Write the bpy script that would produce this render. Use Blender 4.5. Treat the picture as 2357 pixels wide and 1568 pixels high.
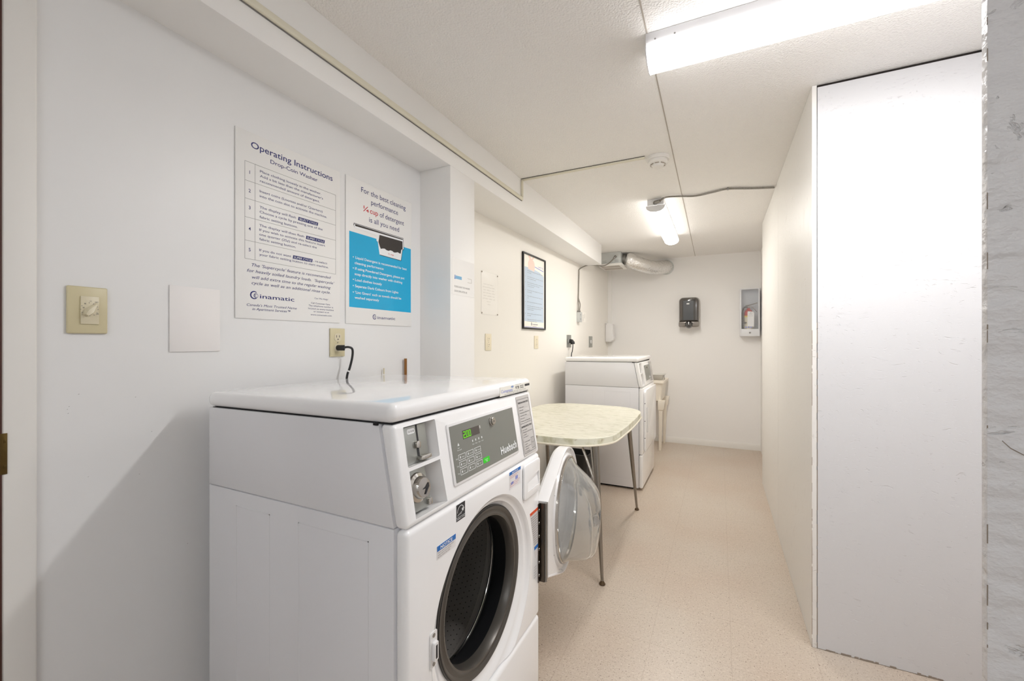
import bpy, bmesh, math, random
from mathutils import Vector, Matrix
random.seed(7)
C = bpy.context.scene.collection
for o in list(bpy.data.objects): bpy.data.objects.remove(o)
PI = math.pi

# ------------------------------------------------------------ camera, world, exposure
cam_d = bpy.data.cameras.new('camera'); cam = bpy.data.objects.new('camera', cam_d); C.objects.link(cam)
cam.location = (0, 0, 1.2094)
cam.rotation_euler = (PI/2, 0, math.radians(26.0115))
cam_d.sensor_width = 36.0
cam_d.lens = 978.15/2357*36
cam_d.shift_y = 3.8/2357
cam_d.clip_start = 0.02
bpy.context.scene.camera = cam
w = bpy.data.worlds.new('world'); bpy.context.scene.world = w; w.use_nodes = True
w.node_tree.nodes['Background'].inputs[0].default_value = (0.75, 0.82, 1, 1)
w.node_tree.nodes['Background'].inputs[1].default_value = 0.3
vs = bpy.context.scene.view_settings
vs.view_transform = 'Standard'; vs.look = 'None'; vs.gamma = 1; vs.use_curve_mapping = False
vs.exposure = 2.72
LAMP1, LAMP2, FILL_LAMP = 12.4, 12.0, 9.4      # radiance of the near and far lamp diffusers and the added fill lamp
bpy.context.scene.cycles.diffuse_bounces = 10; bpy.context.scene.cycles.max_bounces = 16

# ------------------------------------------------------------ materials
def lin(c):
    return tuple(((x/255)/12.92 if x/255 <= .04045 else ((x/255+.055)/1.055)**2.4) for x in c)
def M(name, rgb, rough=.5, metal=0, bump=None, **k):
    m = bpy.data.materials.new(name); m.use_nodes = True
    nt = m.node_tree; b = nt.nodes['Principled BSDF']
    b.inputs['Base Color'].default_value = (*lin(rgb), 1)
    b.inputs['Roughness'].default_value = rough; b.inputs['Metallic'].default_value = metal
    for kk, v in k.items(): b.inputs[kk.replace('_', ' ')].default_value = v
    if bump:
        sc, st, dist, stretch = bump
        tc = nt.nodes.new('ShaderNodeTexCoord'); mp = nt.nodes.new('ShaderNodeMapping')
        mp.inputs['Scale'].default_value = stretch
        n = nt.nodes.new('ShaderNodeTexNoise'); n.inputs['Scale'].default_value = sc; n.inputs['Detail'].default_value = 4
        bp = nt.nodes.new('ShaderNodeBump'); bp.inputs['Strength'].default_value = st; bp.inputs['Distance'].default_value = dist
        nt.links.new(tc.outputs['Object'], mp.inputs[0]); nt.links.new(mp.outputs[0], n.inputs['Vector'])
        nt.links.new(n.outputs['Fac'], bp.inputs['Height']); nt.links.new(bp.outputs[0], b.inputs['Normal'])
    return m
def emis(name, rgb, s, base=(.9, .9, .9)):
    m = bpy.data.materials.new(name); m.use_nodes = True; nt = m.node_tree
    b = nt.nodes['Principled BSDF']; b.inputs['Base Color'].default_value = (*base, 1)
    b.inputs['Emission Color'].default_value = (*rgb, 1); b.inputs['Emission Strength'].default_value = s
    return m
def colour_noise(m, c2, scale, lo, hi, stretch=(1, 1, 1), detail=3, fac=1.0):
    """mix the base colour with c2 where a noise passes a threshold"""
    nt = m.node_tree; b = nt.nodes['Principled BSDF']
    tc = nt.nodes.new('ShaderNodeTexCoord'); mp = nt.nodes.new('ShaderNodeMapping'); mp.inputs['Scale'].default_value = stretch
    n = nt.nodes.new('ShaderNodeTexNoise'); n.inputs['Scale'].default_value = scale; n.inputs['Detail'].default_value = detail
    r = nt.nodes.new('ShaderNodeMapRange'); r.inputs[1].default_value = lo; r.inputs[2].default_value = hi; r.inputs[4].default_value = fac
    mx = nt.nodes.new('ShaderNodeMix'); mx.data_type = 'RGBA'
    bc = b.inputs['Base Color']
    if bc.is_linked: nt.links.new(bc.links[0].from_socket, mx.inputs[6])
    else: mx.inputs[6].default_value = bc.default_value
    mx.inputs[7].default_value = (*lin(c2), 1)
    nt.links.new(tc.outputs['Object'], mp.inputs[0]); nt.links.new(mp.outputs[0], n.inputs['Vector'])
    nt.links.new(n.outputs['Fac'], r.inputs[0]); nt.links.new(r.outputs[0], mx.inputs[0]); nt.links.new(mx.outputs[2], bc)
    return m
wall_m = M('wall_paint', (229, 229, 229), .38, bump=(6, .12, .01, (1, 1, 1)))
wall_far_m = M('far_wall_paint', (238, 235, 229), .42, bump=(6, .12, .01, (1, 1, 1)))
back_m = M('back_wall_paint', (240, 239, 238), .6)
soffit_m = M('soffit_paint', (238, 237, 235), .5)
ceil_m = M('stipple_ceiling', (242, 240, 237), .85, bump=(150, .9, .006, (1, 1, 1)))
osb_m = M('painted_strand_board', (214, 214, 216), .42)
side_m = M('painted_side_board', (232, 230, 226), .42)
jamb_m = M('rough_painted_board', (228, 227, 228), .4, bump=(26, .8, .014, (1, 1, 1.4)))
def flakes(m, scale, stretch, lo, hi, dist, grey, fac):
    """short dents where the strands of the board show through the paint, their shadows painted in as grey"""
    nt = m.node_tree; b = nt.nodes['Principled BSDF']; N = nt.nodes.new; L = nt.links.new
    tc = N('ShaderNodeTexCoord'); mp = N('ShaderNodeMapping'); mp.inputs['Scale'].default_value = stretch; L(tc.outputs['Object'], mp.inputs[0])
    wz = N('ShaderNodeTexNoise'); wz.inputs['Scale'].default_value = 5; L(tc.outputs['Object'], wz.inputs['Vector'])
    ad = N('ShaderNodeVectorMath'); ad.operation = 'MULTIPLY_ADD'; ad.inputs[1].default_value = (.25, .25, .25); L(wz.outputs['Color'], ad.inputs[0]); L(mp.outputs[0], ad.inputs[2])
    n = N('ShaderNodeTexNoise'); n.inputs['Scale'].default_value = scale; n.inputs['Detail'].default_value = 5; n.inputs['Roughness'].default_value = .62; L(ad.outputs[0], n.inputs['Vector'])
    r = N('ShaderNodeMapRange'); r.inputs[1].default_value = lo; r.inputs[2].default_value = hi; L(n.outputs['Fac'], r.inputs[0])
    bp = N('ShaderNodeBump'); bp.invert = True; bp.inputs['Strength'].default_value = .8; bp.inputs['Distance'].default_value = dist
    L(r.outputs[0], bp.inputs['Height'])
    if b.inputs['Normal'].is_linked: L(b.inputs['Normal'].links[0].from_socket, bp.inputs['Normal'])
    L(bp.outputs[0], b.inputs['Normal'])
    n2 = N('ShaderNodeTexNoise'); n2.inputs['Scale'].default_value = 7; L(tc.outputs['Object'], n2.inputs['Vector'])
    r2 = N('ShaderNodeMapRange'); r2.inputs[1].default_value = .48; r2.inputs[2].default_value = .62; r2.inputs[4].default_value = fac; L(n2.outputs['Fac'], r2.inputs[0])
    mu = N('ShaderNodeMath'); mu.operation = 'MULTIPLY'; L(r2.outputs[0], mu.inputs[0]); L(r.outputs[0], mu.inputs[1])
    mx = N('ShaderNodeMix'); mx.data_type = 'RGBA'; bc = b.inputs['Base Color']; mx.inputs[7].default_value = (*lin(grey), 1)
    if bc.is_linked: L(bc.links[0].from_socket, mx.inputs[6])
    else: mx.inputs[6].default_value = bc.default_value
    L(mu.outputs[0], mx.inputs[0]); L(mx.outputs[2], bc)
flakes(osb_m, 52, (1, 1, 2.2), .60, .76, .0011, (160, 152, 146), .30)
flakes(osb_m, 22, (1, 1, 3.4), .705, .74, .0008, (130, 120, 112), .40)
flakes(side_m, 34, (1, 2.2, .7), .60, .72, .0018, (190, 180, 168), .4)
flakes(jamb_m, 20, (1, 1, 1.5), .62, .70, .004, (120, 120, 122), .7)
dark_gap = M('dark_gap', (34, 28, 24), .9)
grime_m = M('grimy_edge', (150, 138, 126), .8)
trim_m = M('trim_paint', (230, 228, 224), .45)
seam_m = M('ceiling_seam', (176, 168, 158), .9)
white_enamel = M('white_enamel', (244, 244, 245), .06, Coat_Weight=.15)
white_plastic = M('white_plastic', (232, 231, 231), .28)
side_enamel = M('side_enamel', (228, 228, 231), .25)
tub_plastic = M('laundry_tub_plastic', (236, 229, 216), .4)
grey_panel = M('grey_control_overlay', (126, 127, 121), .35)
label_grey = M('grey_label', (196, 193, 190), .45)
ink = M('black_ink', (40, 40, 44), .6)
ink_grey = M('grey_ink', (120, 118, 116), .6)
ink_pale = M('pale_ink', (186, 182, 174), .6)
navy = M('navy_ink', (10, 22, 104), .5)
blue_ink = M('blue_ink', (30, 110, 190), .5)
pale_blue = M('pale_blue_print', (196, 212, 230), .4)
lilac_ink = M('lilac_ink', (140, 150, 215), .5)
sky_blue = M('sky_blue_print', (10, 170, 220), .3)
red_ink = M('red_ink', (196, 30, 40), .5)
orange_ink = M('orange_ink', (214, 84, 44), .5)
white_ink = M('white_ink', (238, 240, 242), .5)
sign_white = M('sign_plastic', (236, 235, 233), .42)
paper_m = M('paper', (246, 243, 237), .35)
pink_m = M('pink_print', (246, 216, 204), .5)
cream_print = M('cream_print', (250, 246, 236), .4)
chrome = M('chrome', (190, 186, 180), .12, 1)
leg_chrome = M('aged_chrome', (150, 145, 138), .22, 1)
steel = M('brushed_steel', (150, 148, 145), .3, 1)
drum_m = M('drum_steel', (150, 146, 142), .42, .3)
drum_front = M('drum_front_steel', (196, 192, 186), .35, .4)
lip_m = M('bright_drum_lip', (225, 222, 216), .12, 1)
rubber_dark = M('black_rubber', (16, 17, 20), .5)
gasket_grey = M('grey_gasket', (84, 80, 75), .32, .4)
black_plastic = M('black_plastic', (24, 24, 26), .4)
ivory = M('ivory_plastic', (206, 196, 160), .35)
ivory_pale = M('pale_ivory_plastic', (216, 207, 180), .35)
ivory_wall = M('ivory_cover_plate', (232, 222, 198), .35)
steel_plate = M('steel_wall_plate', (166, 168, 164), .35, .7)
cream_strip = M('cream_raceway', (222, 217, 198), .4)
galv = M('galvanised_sheet', (202, 205, 204), .38, .35)
cable_m = M('armoured_cable', (150, 146, 138), .35, .8, bump=(1, .0, .001, (1, 1, 1)))
brass = M('worn_brass', (96, 78, 40), .4, .8)
wood_dark = M('dark_red_wood', (70, 34, 26), .5)
copper = M('copper_pipe', (150, 104, 60), .35, .8)
smoke_plastic = M('smoked_plastic', (62, 60, 58), .1, 0, Coat_Weight=.6)
smoke_rim = M('grey_smoked_rim', (186, 181, 175), .16, .3)
smoke_cover = M('smoked_cover', (92, 87, 83), .10, .1, Coat_Weight=.5)
smoke_low = M('smoked_lower', (140, 134, 128), .14, .3)
roll_grey = M('paper_roll_behind_smoke', (74, 76, 78), .3)
bin_m = M('bin_plastic', (38, 38, 38), .4)
cabinet_white = M('cabinet_enamel', (226, 228, 232), .3)
cab_in = M('cabinet_inside', (212, 218, 226), .35)
red_m = M('red_enamel', (190, 40, 36), .3)
ext_m = M('extinguisher_label', (228, 222, 200), .4)
yellow_m = M('yellow_print', (226, 200, 70), .5)
green_led = emis('green_led', (.22, 1, .0), .11, (.01, .03, .005))
green_key = emis('green_key', (.02, .8, .0), .065, (.02, .25, .01))
display_m = M('display_window', (84, 78, 74), .15)
foil = M('foil', (240, 239, 237), .2, .93, bump=(42, .9, .010, (1, 1, 1)))
lampm1 = emis('near_lamp_glow', (1, .992, .992), LAMP1)
lampm2 = emis('far_lamp_glow', (1, .968, .915), LAMP2)
lampm3 = emis('fill_lamp_glow', (.92, .962, 1), FILL_LAMP)
sidem1 = emis('near_lamp_side', (1, .992, .992), LAMP1*.11)
sidem2 = emis('far_lamp_side', (1, .968, .915), LAMP2*.11)
sidem3 = emis('fill_lamp_side', (.92, .962, 1), FILL_LAMP*.11)
lamp_house = M('lamp_housing', (226, 226, 228), .35)
def glassy(name, tint, mixf, rough=.06):
    m = bpy.data.materials.new(name); m.use_nodes = True; nt = m.node_tree
    b = nt.nodes['Principled BSDF']; b.inputs['Base Color'].default_value = (*tint, 1)
    b.inputs['Transmission Weight'].default_value = mixf; b.inputs['Roughness'].default_value = rough
    b.inputs['IOR'].default_value = 1.46
    return m
bowl_glass = glassy('bowl_glass', (.95, .955, .94), .90, .04)
def clear_sheet(name, alpha, rough):
    m = M(name, (245, 246, 248), rough); m.node_tree.nodes['Principled BSDF'].inputs['Alpha'].default_value = alpha; return m
pane_glass = clear_sheet('cabinet_pane', .10, .03)
plexi = clear_sheet('clear_plexi', .06, .12)

def floor_material():
    m = M('vinyl_tile', (196, 184, 170), .34); nt = m.node_tree; b = nt.nodes['Principled BSDF']
    N = nt.nodes.new; L = nt.links.new
    tc = N('ShaderNodeTexCoord')
    colour_noise(m, (188, 168, 150), 1.6, .35, .75, (1, 1, 1), 2, .75)
    colour_noise(m, (214, 202, 188), 90, .56, .66, (1, 1.4, 1), 2, .45)
    colour_noise(m, (168, 150, 132), 105, .60, .66, (1.7, 1, 1), 2, .6)
    colour_noise(m, (132, 118, 104), 120, .64, .69, (1, 1.5, 1), 2, .75)
    colour_noise(m, (96, 76, 60), 115, .69, .72, (1.9, 1, 1), 1, .85)
    # tile joints
    sep = N('ShaderNodeSeparateXYZ'); L(tc.outputs['Object'], sep.inputs[0])
    outs = []
    for i, off in ((0, -.041), (1, -2.068)):
        a = N('ShaderNodeMath'); a.operation = 'ADD'; a.inputs[1].default_value = off + 30*.2925; L(sep.outputs[i], a.inputs[0])
        d = N('ShaderNodeMath'); d.operation = 'DIVIDE'; d.inputs[1].default_value = .2925; L(a.outputs[0], d.inputs[0])
        f = N('ShaderNodeMath'); f.operation = 'FRACT'; L(d.outputs[0], f.inputs[0])
        s = N('ShaderNodeMath'); s.operation = 'LESS_THAN'; s.inputs[1].default_value = .0065; L(f.outputs[0], s.inputs[0])
        outs.append(s)
    mxm = N('ShaderNodeMath'); mxm.operation = 'MAXIMUM'; L(outs[0].outputs[0], mxm.inputs[0]); L(outs[1].outputs[0], mxm.inputs[1])
    mu = N('ShaderNodeMath'); mu.operation = 'MULTIPLY'; mu.inputs[1].default_value = .3; L(mxm.outputs[0], mu.inputs[0])
    mx = N('ShaderNodeMix'); mx.data_type = 'RGBA'; bc = b.inputs['Base Color']
    L(bc.links[0].from_socket, mx.inputs[6]); mx.inputs[7].default_value = (*lin((140, 118, 98)), 1)
    L(mu.outputs[0], mx.inputs[0]); L(mx.outputs[2], bc)
    return m
floor_m = floor_material()
table_m = M('marbled_laminate', (230, 227, 210), .28)
colour_noise(table_m, (202, 201, 176), 13, .46, .70, (1, 3.2, 4), 6, .8)
colour_noise(table_m, (168, 156, 128), 24, .60, .70, (1, 3.4, 3), 5, .75)
colour_noise(table_m, (244, 242, 230), 16, .55, .70, (1, 4, 4), 4, .6)
band_m = M('marbled_edge_band', (222, 221, 204), .3)
colour_noise(band_m, (176, 172, 132), 16, .48, .68, (1, 1, 1), 4, .8)
colour_noise(band_m, (128, 96, 60), 22, .66, .76, (1, 1, 1), 4, .8)
def perforate(m):
    nt = m.node_tree; b = nt.nodes['Principled BSDF']; N = nt.nodes.new; L = nt.links.new
    tc = N('ShaderNodeTexCoord'); sep = N('ShaderNodeSeparateXYZ'); L(tc.outputs['Object'], sep.inputs[0])
    def mth(op, a, b_=None):
        n = N('ShaderNodeMath'); n.operation = op
        for i, v in enumerate((a, b_)):
            if v is None: continue
            if isinstance(v, (int, float)): n.inputs[i].default_value = v
            else: L(v, n.inputs[i])
        return n.outputs[0]
    yy = mth('SUBTRACT', sep.outputs[1], .345); zz = mth('SUBTRACT', sep.outputs[2], .545)
    ang = mth('MULTIPLY', mth('ARCTAN2', yy, zz), .262/.017)
    xx = mth('DIVIDE', sep.outputs[0], .017)
    row = mth('MULTIPLY', mth('FLOOR', xx), .5)
    fa = mth('SUBTRACT', mth('FRACT', mth('ADD', mth('ADD', ang, row), 100)), .5)
    fx = mth('SUBTRACT', mth('FRACT', mth('ADD', xx, 100)), .5)
    d = mth('SQRT', mth('ADD', mth('MULTIPLY', fa, fa), mth('MULTIPLY', fx, fx)))
    k = mth('MULTIPLY', mth('LESS_THAN', d, .095), mth('LESS_THAN', sep.outputs[0], -.128))
    mx = N('ShaderNodeMix'); mx.data_type = 'RGBA'; mx.inputs[6].default_value = b.inputs['Base Color'].default_value
    mx.inputs[7].default_value = (.004, .004, .004, 1); L(k, mx.inputs[0]); L(mx.outputs[2], b.inputs['Base Color'])
perforate(drum_m)

# ------------------------------------------------------------ mesh collector
class MB:
    def __init__(s): s.v = []; s.f = []; s.m = []; s.sm = []
    def add(s, vs_, fs, mat=0, smooth=False):
        n = len(s.v); s.v += [tuple(p) for p in vs_]
        for f in fs: s.f.append([i+n for i in f]); s.m.append(mat); s.sm.append(smooth)
    def box(s, a, b, mat=0):
        (x0, y0, z0), (x1, y1, z1) = a, b
        s.add([(x0,y0,z0),(x1,y0,z0),(x1,y1,z0),(x0,y1,z0),(x0,y0,z1),(x1,y0,z1),(x1,y1,z1),(x0,y1,z1)],
              [(0,3,2,1),(4,5,6,7),(0,1,5,4),(1,2,6,5),(2,3,7,6),(3,0,4,7)], mat)
        return s
    def prism(s, poly, fn, mat=0, smooth=False):
        """poly: 2D list (counter-clockwise), fn(u, v, k) -> point with k 0 or 1"""
        n = len(poly)
        s.add([fn(u, v, 0) for u, v in poly] + [fn(u, v, 1) for u, v in poly],
              [tuple(range(n))[::-1], tuple(range(n, 2*n))] + [(i, (i+1) % n, n+(i+1) % n, n+i) for i in range(n)], mat, smooth)
        return s
    def loft(s, rings, mat=0, smooth=True, cap0=False, cap1=False, closed=True):
        n = len(rings[0]); vs_ = [p for r in rings for p in r]; fs = []
        for k in range(len(rings)-1):
            for i in range(n if closed else n-1):
                j = (i+1) % n
                fs.append((k*n+i, k*n+j, (k+1)*n+j, (k+1)*n+i))
        if cap0: fs.append(tuple(range(n))[::-1])
        if cap1: fs.append(tuple((len(rings)-1)*n+i for i in range(n)))
        s.add(vs_, fs, mat, smooth); return s
    def tube(s, pts, r, n=10, mat=0, caps=True):
        pts = [Vector(p) for p in pts]; R = r if isinstance(r, (list, tuple)) else [r]*len(pts)
        rings = []; prev = None
        for i, p in enumerate(pts):
            t = (pts[min(i+1, len(pts)-1)] - pts[max(i-1, 0)]).normalized()
            if prev is None:
                a = Vector((0, 0, 1)) if abs(t.z) < .9 else Vector((1, 0, 0)); u = t.cross(a).normalized()
            else: u = (prev - t*prev.dot(t)).normalized()
            prev = u; w_ = t.cross(u)
            rings.append([p + (u*math.cos(2*PI*k/n) + w_*math.sin(2*PI*k/n))*R[i] for k in range(n)])
        s.loft(rings, mat, True, caps, caps); return s
    def lathe(s, prof, origin, axis='Z', n=32, mat=0, cap0=False, cap1=False):
        """prof: (r, h) pairs along axis"""
        rings = []
        for r, h in prof:
            ring = []
            for k in range(n):
                a = 2*PI*k/n; c, d = r*math.cos(a), r*math.sin(a)
                p = {'Z': (c, d, h), 'X': (h, c, d), 'Y': (d, h, c)}[axis]
                ring.append((p[0]+origin[0], p[1]+origin[1], p[2]+origin[2]))
            rings.append(ring)
        s.loft(rings, mat, True, cap0, cap1); return s
    def text(s, body, fn, x, y, size=None, width=None, align='L', mat=0, shear=0, bold=0, spacing=1.0, height=None):
        """flat lettering: fn(u, v) -> point; cap height = size"""
        cu = bpy.data.curves.new('t', 'FONT'); cu.body = body; cu.size = 1; cu.shear = shear; cu.offset = bold; cu.space_character = spacing
        cu.resolution_u = 3
        ob = bpy.data.objects.new('t', cu); me = ob.to_mesh()
        if not me or not me.vertices:
            bpy.data.objects.remove(ob); return s
        co = [(v.co.x, v.co.y) for v in me.vertices]
        fs = [tuple(p.vertices) for p in me.polygons]
        x0 = min(c[0] for c in co); x1 = max(c[0] for c in co)
        sy = size/.73 if size else None
        sx = (width/(x1-x0)) if width else sy
        if sy is None: sy = sx
        off = {'L': -x0, 'C': -(x0+x1)/2, 'R': -x1}[align]
        s.add([fn(x+(cx+off)*sx, y+cy*sy) for cx, cy in co], fs, mat)
        ob.to_mesh_clear(); bpy.data.objects.remove(ob); bpy.data.curves.remove(cu)
        return s
    def build(s, name, mats, parent=None, origin=(0, 0, 0), bevel=0, seg=2, cut=None, angle=35, subsurf=0):
        me = bpy.data.meshes.new(name)
        me.from_pydata([(p[0]-origin[0], p[1]-origin[1], p[2]-origin[2]) for p in s.v], [], s.f)
        if not isinstance(mats, (list, tuple)): mats = [mats]
        for m in mats: me.materials.append(m)
        for i, p in enumerate(me.polygons): p.material_index = s.m[i]; p.use_smooth = s.sm[i] or bevel > 0 or bool(cut)
        o = bpy.data.objects.new(name, me); C.objects.link(o)
        tmp = []
        if bevel or cut or subsurf:
            if bevel:
                b = o.modifiers.new('b', 'BEVEL'); b.width = bevel; b.segments = seg; b.limit_method = 'ANGLE'; b.angle_limit = math.radians(30)
            if subsurf:
                b = o.modifiers.new('s', 'SUBSURF'); b.levels = b.render_levels = subsurf
            for cmb in (cut or []):
                cme = bpy.data.meshes.new('c'); cme.from_pydata([(p[0]-origin[0], p[1]-origin[1], p[2]-origin[2]) for p in cmb.v], [], cmb.f)
                bm = bmesh.new(); bm.from_mesh(cme); bmesh.ops.recalc_face_normals(bm, faces=bm.faces); bm.to_mesh(cme); bm.free()
                for p in cme.polygons: p.use_smooth = True
                co = bpy.data.objects.new('c', cme); C.objects.link(co); tmp.append(co)
                b = o.modifiers.new('x', 'BOOLEAN'); b.operation = 'DIFFERENCE'; b.object = co; b.solver = 'EXACT'
            dg = bpy.context.evaluated_depsgraph_get(); dg.update()
            nm = bpy.data.meshes.new_from_object(o.evaluated_get(dg))
            o.modifiers.clear(); o.data = nm; nm.name = name
            for t in tmp: bpy.data.objects.remove(t)
        me = o.data
        bm = bmesh.new(); bm.from_mesh(me); bmesh.ops.recalc_face_normals(bm, faces=bm.faces); bm.to_mesh(me); bm.free()
        try: me.set_sharp_from_angle(angle=math.radians(angle))
        except Exception: pass
        if parent: o.parent = parent
        return o
def rect(a, b): return [(a[0], a[1]), (b[0], a[1]), (b[0], b[1]), (a[0], b[1])]
def rrect(x0, y0, x1, y1, r, n=5):
    p = []
    for cx, cy, a0 in ((x1-r, y0+r, -90), (x1-r, y1-r, 0), (x0+r, y1-r, 90), (x0+r, y0+r, 180)):
        for k in range(n+1):
            a = math.radians(a0+90*k/n); p.append((cx+r*math.cos(a), cy+r*math.sin(a)))
    return p
def tag(o, label=None, cat=None, group=None, kind=None):
    if label: o['label'] = label
    if cat: o['category'] = cat
    if group: o['group'] = group
    if kind: o['kind'] = kind
    return o
def thing(name, loc, label, cat, group=None):
    o = bpy.data.objects.new(name, None); C.objects.link(o); o.location = loc; o.empty_display_size = .05
    return tag(o, label, cat, group)
def struct(mb, name, mat, **k): return tag(mb.build(name, mat, **k), kind='structure')
def lab(o, l): o['label'] = l; return o
def dup(root, loc):
    r = root.copy(); C.objects.link(r); r.location = loc
    for ch in list(root.children):
        c = ch.copy(); C.objects.link(c); c.parent = r
        for g in ch.children:
            d = g.copy(); C.objects.link(d); d.parent = c
    return r

# ------------------------------------------------------------ the room
H = 2.225; XL = -1.279; XS = -1.107; ZS = 2.02; YB = 5.457; XP = .33; YP = 2.035
def farx(y): return -1.346 + .0239*(y-2.9)
struct(MB().box((-1.6, -1.7, -.1), (1.6, 5.6, 0)), 'floor', floor_m)
struct(MB().box((-1.6, -1.7, H), (1.6, 5.6, H+.1)), 'ceiling', ceil_m)
struct(MB().box((XL-.1, .31, 0), (XL, 1.625, ZS)), 'wall_left', wall_m)
struct(MB().box((XL-.1, -1.7, 0), (XL, -.55, ZS)), 'wall_left_near', wall_m)
struct(MB().box((XL-.12, 1.625, 0), (XS, 1.838, ZS), 0), 'wall_left_pillar', soffit_m, bevel=.0015)
m = MB(); m.prism([(farx(1.838), 1.838), (farx(5.56), 5.56), (-1.46, 5.56), (-1.46, 1.838)], lambda u, v, k: (u, v, k*H))
struct(m, 'wall_left_far', wall_far_m)
struct(MB().box((-1.5, -1.7, ZS), (XS, 4.40, H)), 'wall_left_soffit', soffit_m, bevel=.0015)
struct(MB().box((-1.46, YB, 0), (1.4, YB+.1, H)), 'wall_back', back_m)
struct(MB().box((farx(5.4), 5.435, .0), (-1.236, YB, H)), 'trim_1', soffit_m)
struct(MB().box((1.35, -1.7, 0), (1.45, YB, H)), 'wall_right', wall_m)
struct(MB().box((-1.5, -1.7, 0), (1.45, -1.6, H)), 'wall_front', wall_m)
struct(MB().box((.413, 4.21, 0), (.513, YB, H)), 'wall_right_far', back_m)
# strand board closet: side sheets (two with a joint at 3.116) and a front sheet
struct(MB().box((XP, YP, .001), (XP+.0155, 3.1138, H-.001)), 'wall_corridor_near', side_m)
struct(MB().box((XP, 3.1164, .001), (XP+.0155, 4.195, H-.001)), 'wall_corridor_far', side_m)
struct(MB().box((XP, 4.1955, .001), (1.35, 4.21, H-.001)), 'wall_closet_back', side_m)
struct(MB().box((XP+.018, YP+.001, .002), (1.35, YP+.016, H-.010)), 'wall_closet_front', osb_m)
struct(MB().box((XP+.0155, YP+.006, 0), (1.35, YP+.06, H)).box((XP+.004, YP+.02, 0), (XP+.04, 3.2, H)), 'trim_2', dark_gap)
m = MB()
for k in range(60):
    x = XP+.02+random.random()*.9; s_ = .006+random.random()*.02
    m.box((x, YP-.0002-random.random()*.0006, 0.001), (x+s_, YP+.0005, .002+random.random()*.006))
for k in range(40):
    z = random.random()*1.3; m.box((XP+.0157, YP-.0002-random.random()*.0004, z), (XP+.0185, YP+.002, z+.01+random.random()*.05))
    z = random.random()**1.6*1.3; m.box((XP-.0002-random.random()*.0002, YP-.0001-random.random()*.0002, z), (XP+.0005+random.random()*.0009, YP+.0006, z+.004+random.random()*.06))
struct(m, 'trim_3', grime_m)
# grey rough board beside the camera: sheet with a stud frame behind it
struct(MB().box((.2855, .70, .001), (1.35, .7125, H-.001)), 'wall_doorway_right', jamb_m, bevel=.0008)
struct(MB().box((.345, .7135, .001), (1.35, .79, H-.001)), 'wall_doorway_core', jamb_m)
m = MB()
for k in range(26):
    z = random.random()*1.9; m.box((.2851+random.random()*.0002, .6994+random.random()*.0004, z), (.2858+random.random()*.0003, .7003, z+.003+random.random()*.022))
m2 = [(.298, 1.093), (.305, 1.085), (.318, 1.077), (.326, 1.074)]
for a, b in zip(m2[:-1], m2[1:]):
    m.prism([(a[0], a[1]), (b[0], b[1]), (b[0], b[1]+.0012), (a[0], a[1]+.0012)], lambda u, v, k: (u, .6998-.0004*k, v))
struct(m, 'trim_4', grime_m)
# door frame at the left edge of the view
m = MB().box((XL, .3115, 0), (XL+.009, .3605, H-.3))
struct(m, 'trim_5', trim_m, bevel=.004, seg=3)
m = MB().box((XL-.1, .3, 0), (XL+.0085, .3115, H-.3))
struct(m, 'trim_6', trim_m)
m = MB().box((XL-.05, -.55, 0), (XL+.004, .3088, 2.02)).box((XL+.0, .3085, 0), (XL+.0098, .3114, 1.9))
struct(m, 'door_1', wood_dark)
o = tag(MB().box((XL+.009, .309, .948), (XL+.0102, .3185, 1.029)).box((XL+.0102, .3135, .96), (XL+.0108, .3165, .966)).box((XL+.0102, .3135, 1.01), (XL+.0108, .3165, 1.016)).build('strike_plate', brass, bevel=.0003),
        'worn brass strike plate on the door frame at the left edge', 'strike plate')
# ceiling seam, baseboards
m = MB()
a, b = (-.2125, 1.30), (-.256, 5.434); sl_ = (b[0]-a[0])/(b[1]-a[1])
def seamx(y): return a[0]+(y-a[1])*sl_
m.prism([(seamx(-1.6)-.0022, -1.6), (seamx(-1.6)+.0022, -1.6), (seamx(5.45)+.0022, 5.45), (seamx(5.45)-.0022, 5.45)], lambda u, v, k: (u, v, H-.0016*k))
struct(m, 'trim_7', seam_m)
prof = [(0, 0), (.011, 0), (.011, .052), (.007, .060), (.005, .0685), (0, .0685)]
m = MB(); m.prism(prof, lambda u, v, k: ((-1.22, .413)[k], YB-u, v)); struct(m, 'baseboard_back', trim_m)
m = MB(); m.prism(prof, lambda u, v, k: (farx((1.84, 5.43)[k])+u, (1.84, 5.43)[k], v)); struct(m, 'baseboard_left', trim_m)

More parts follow.
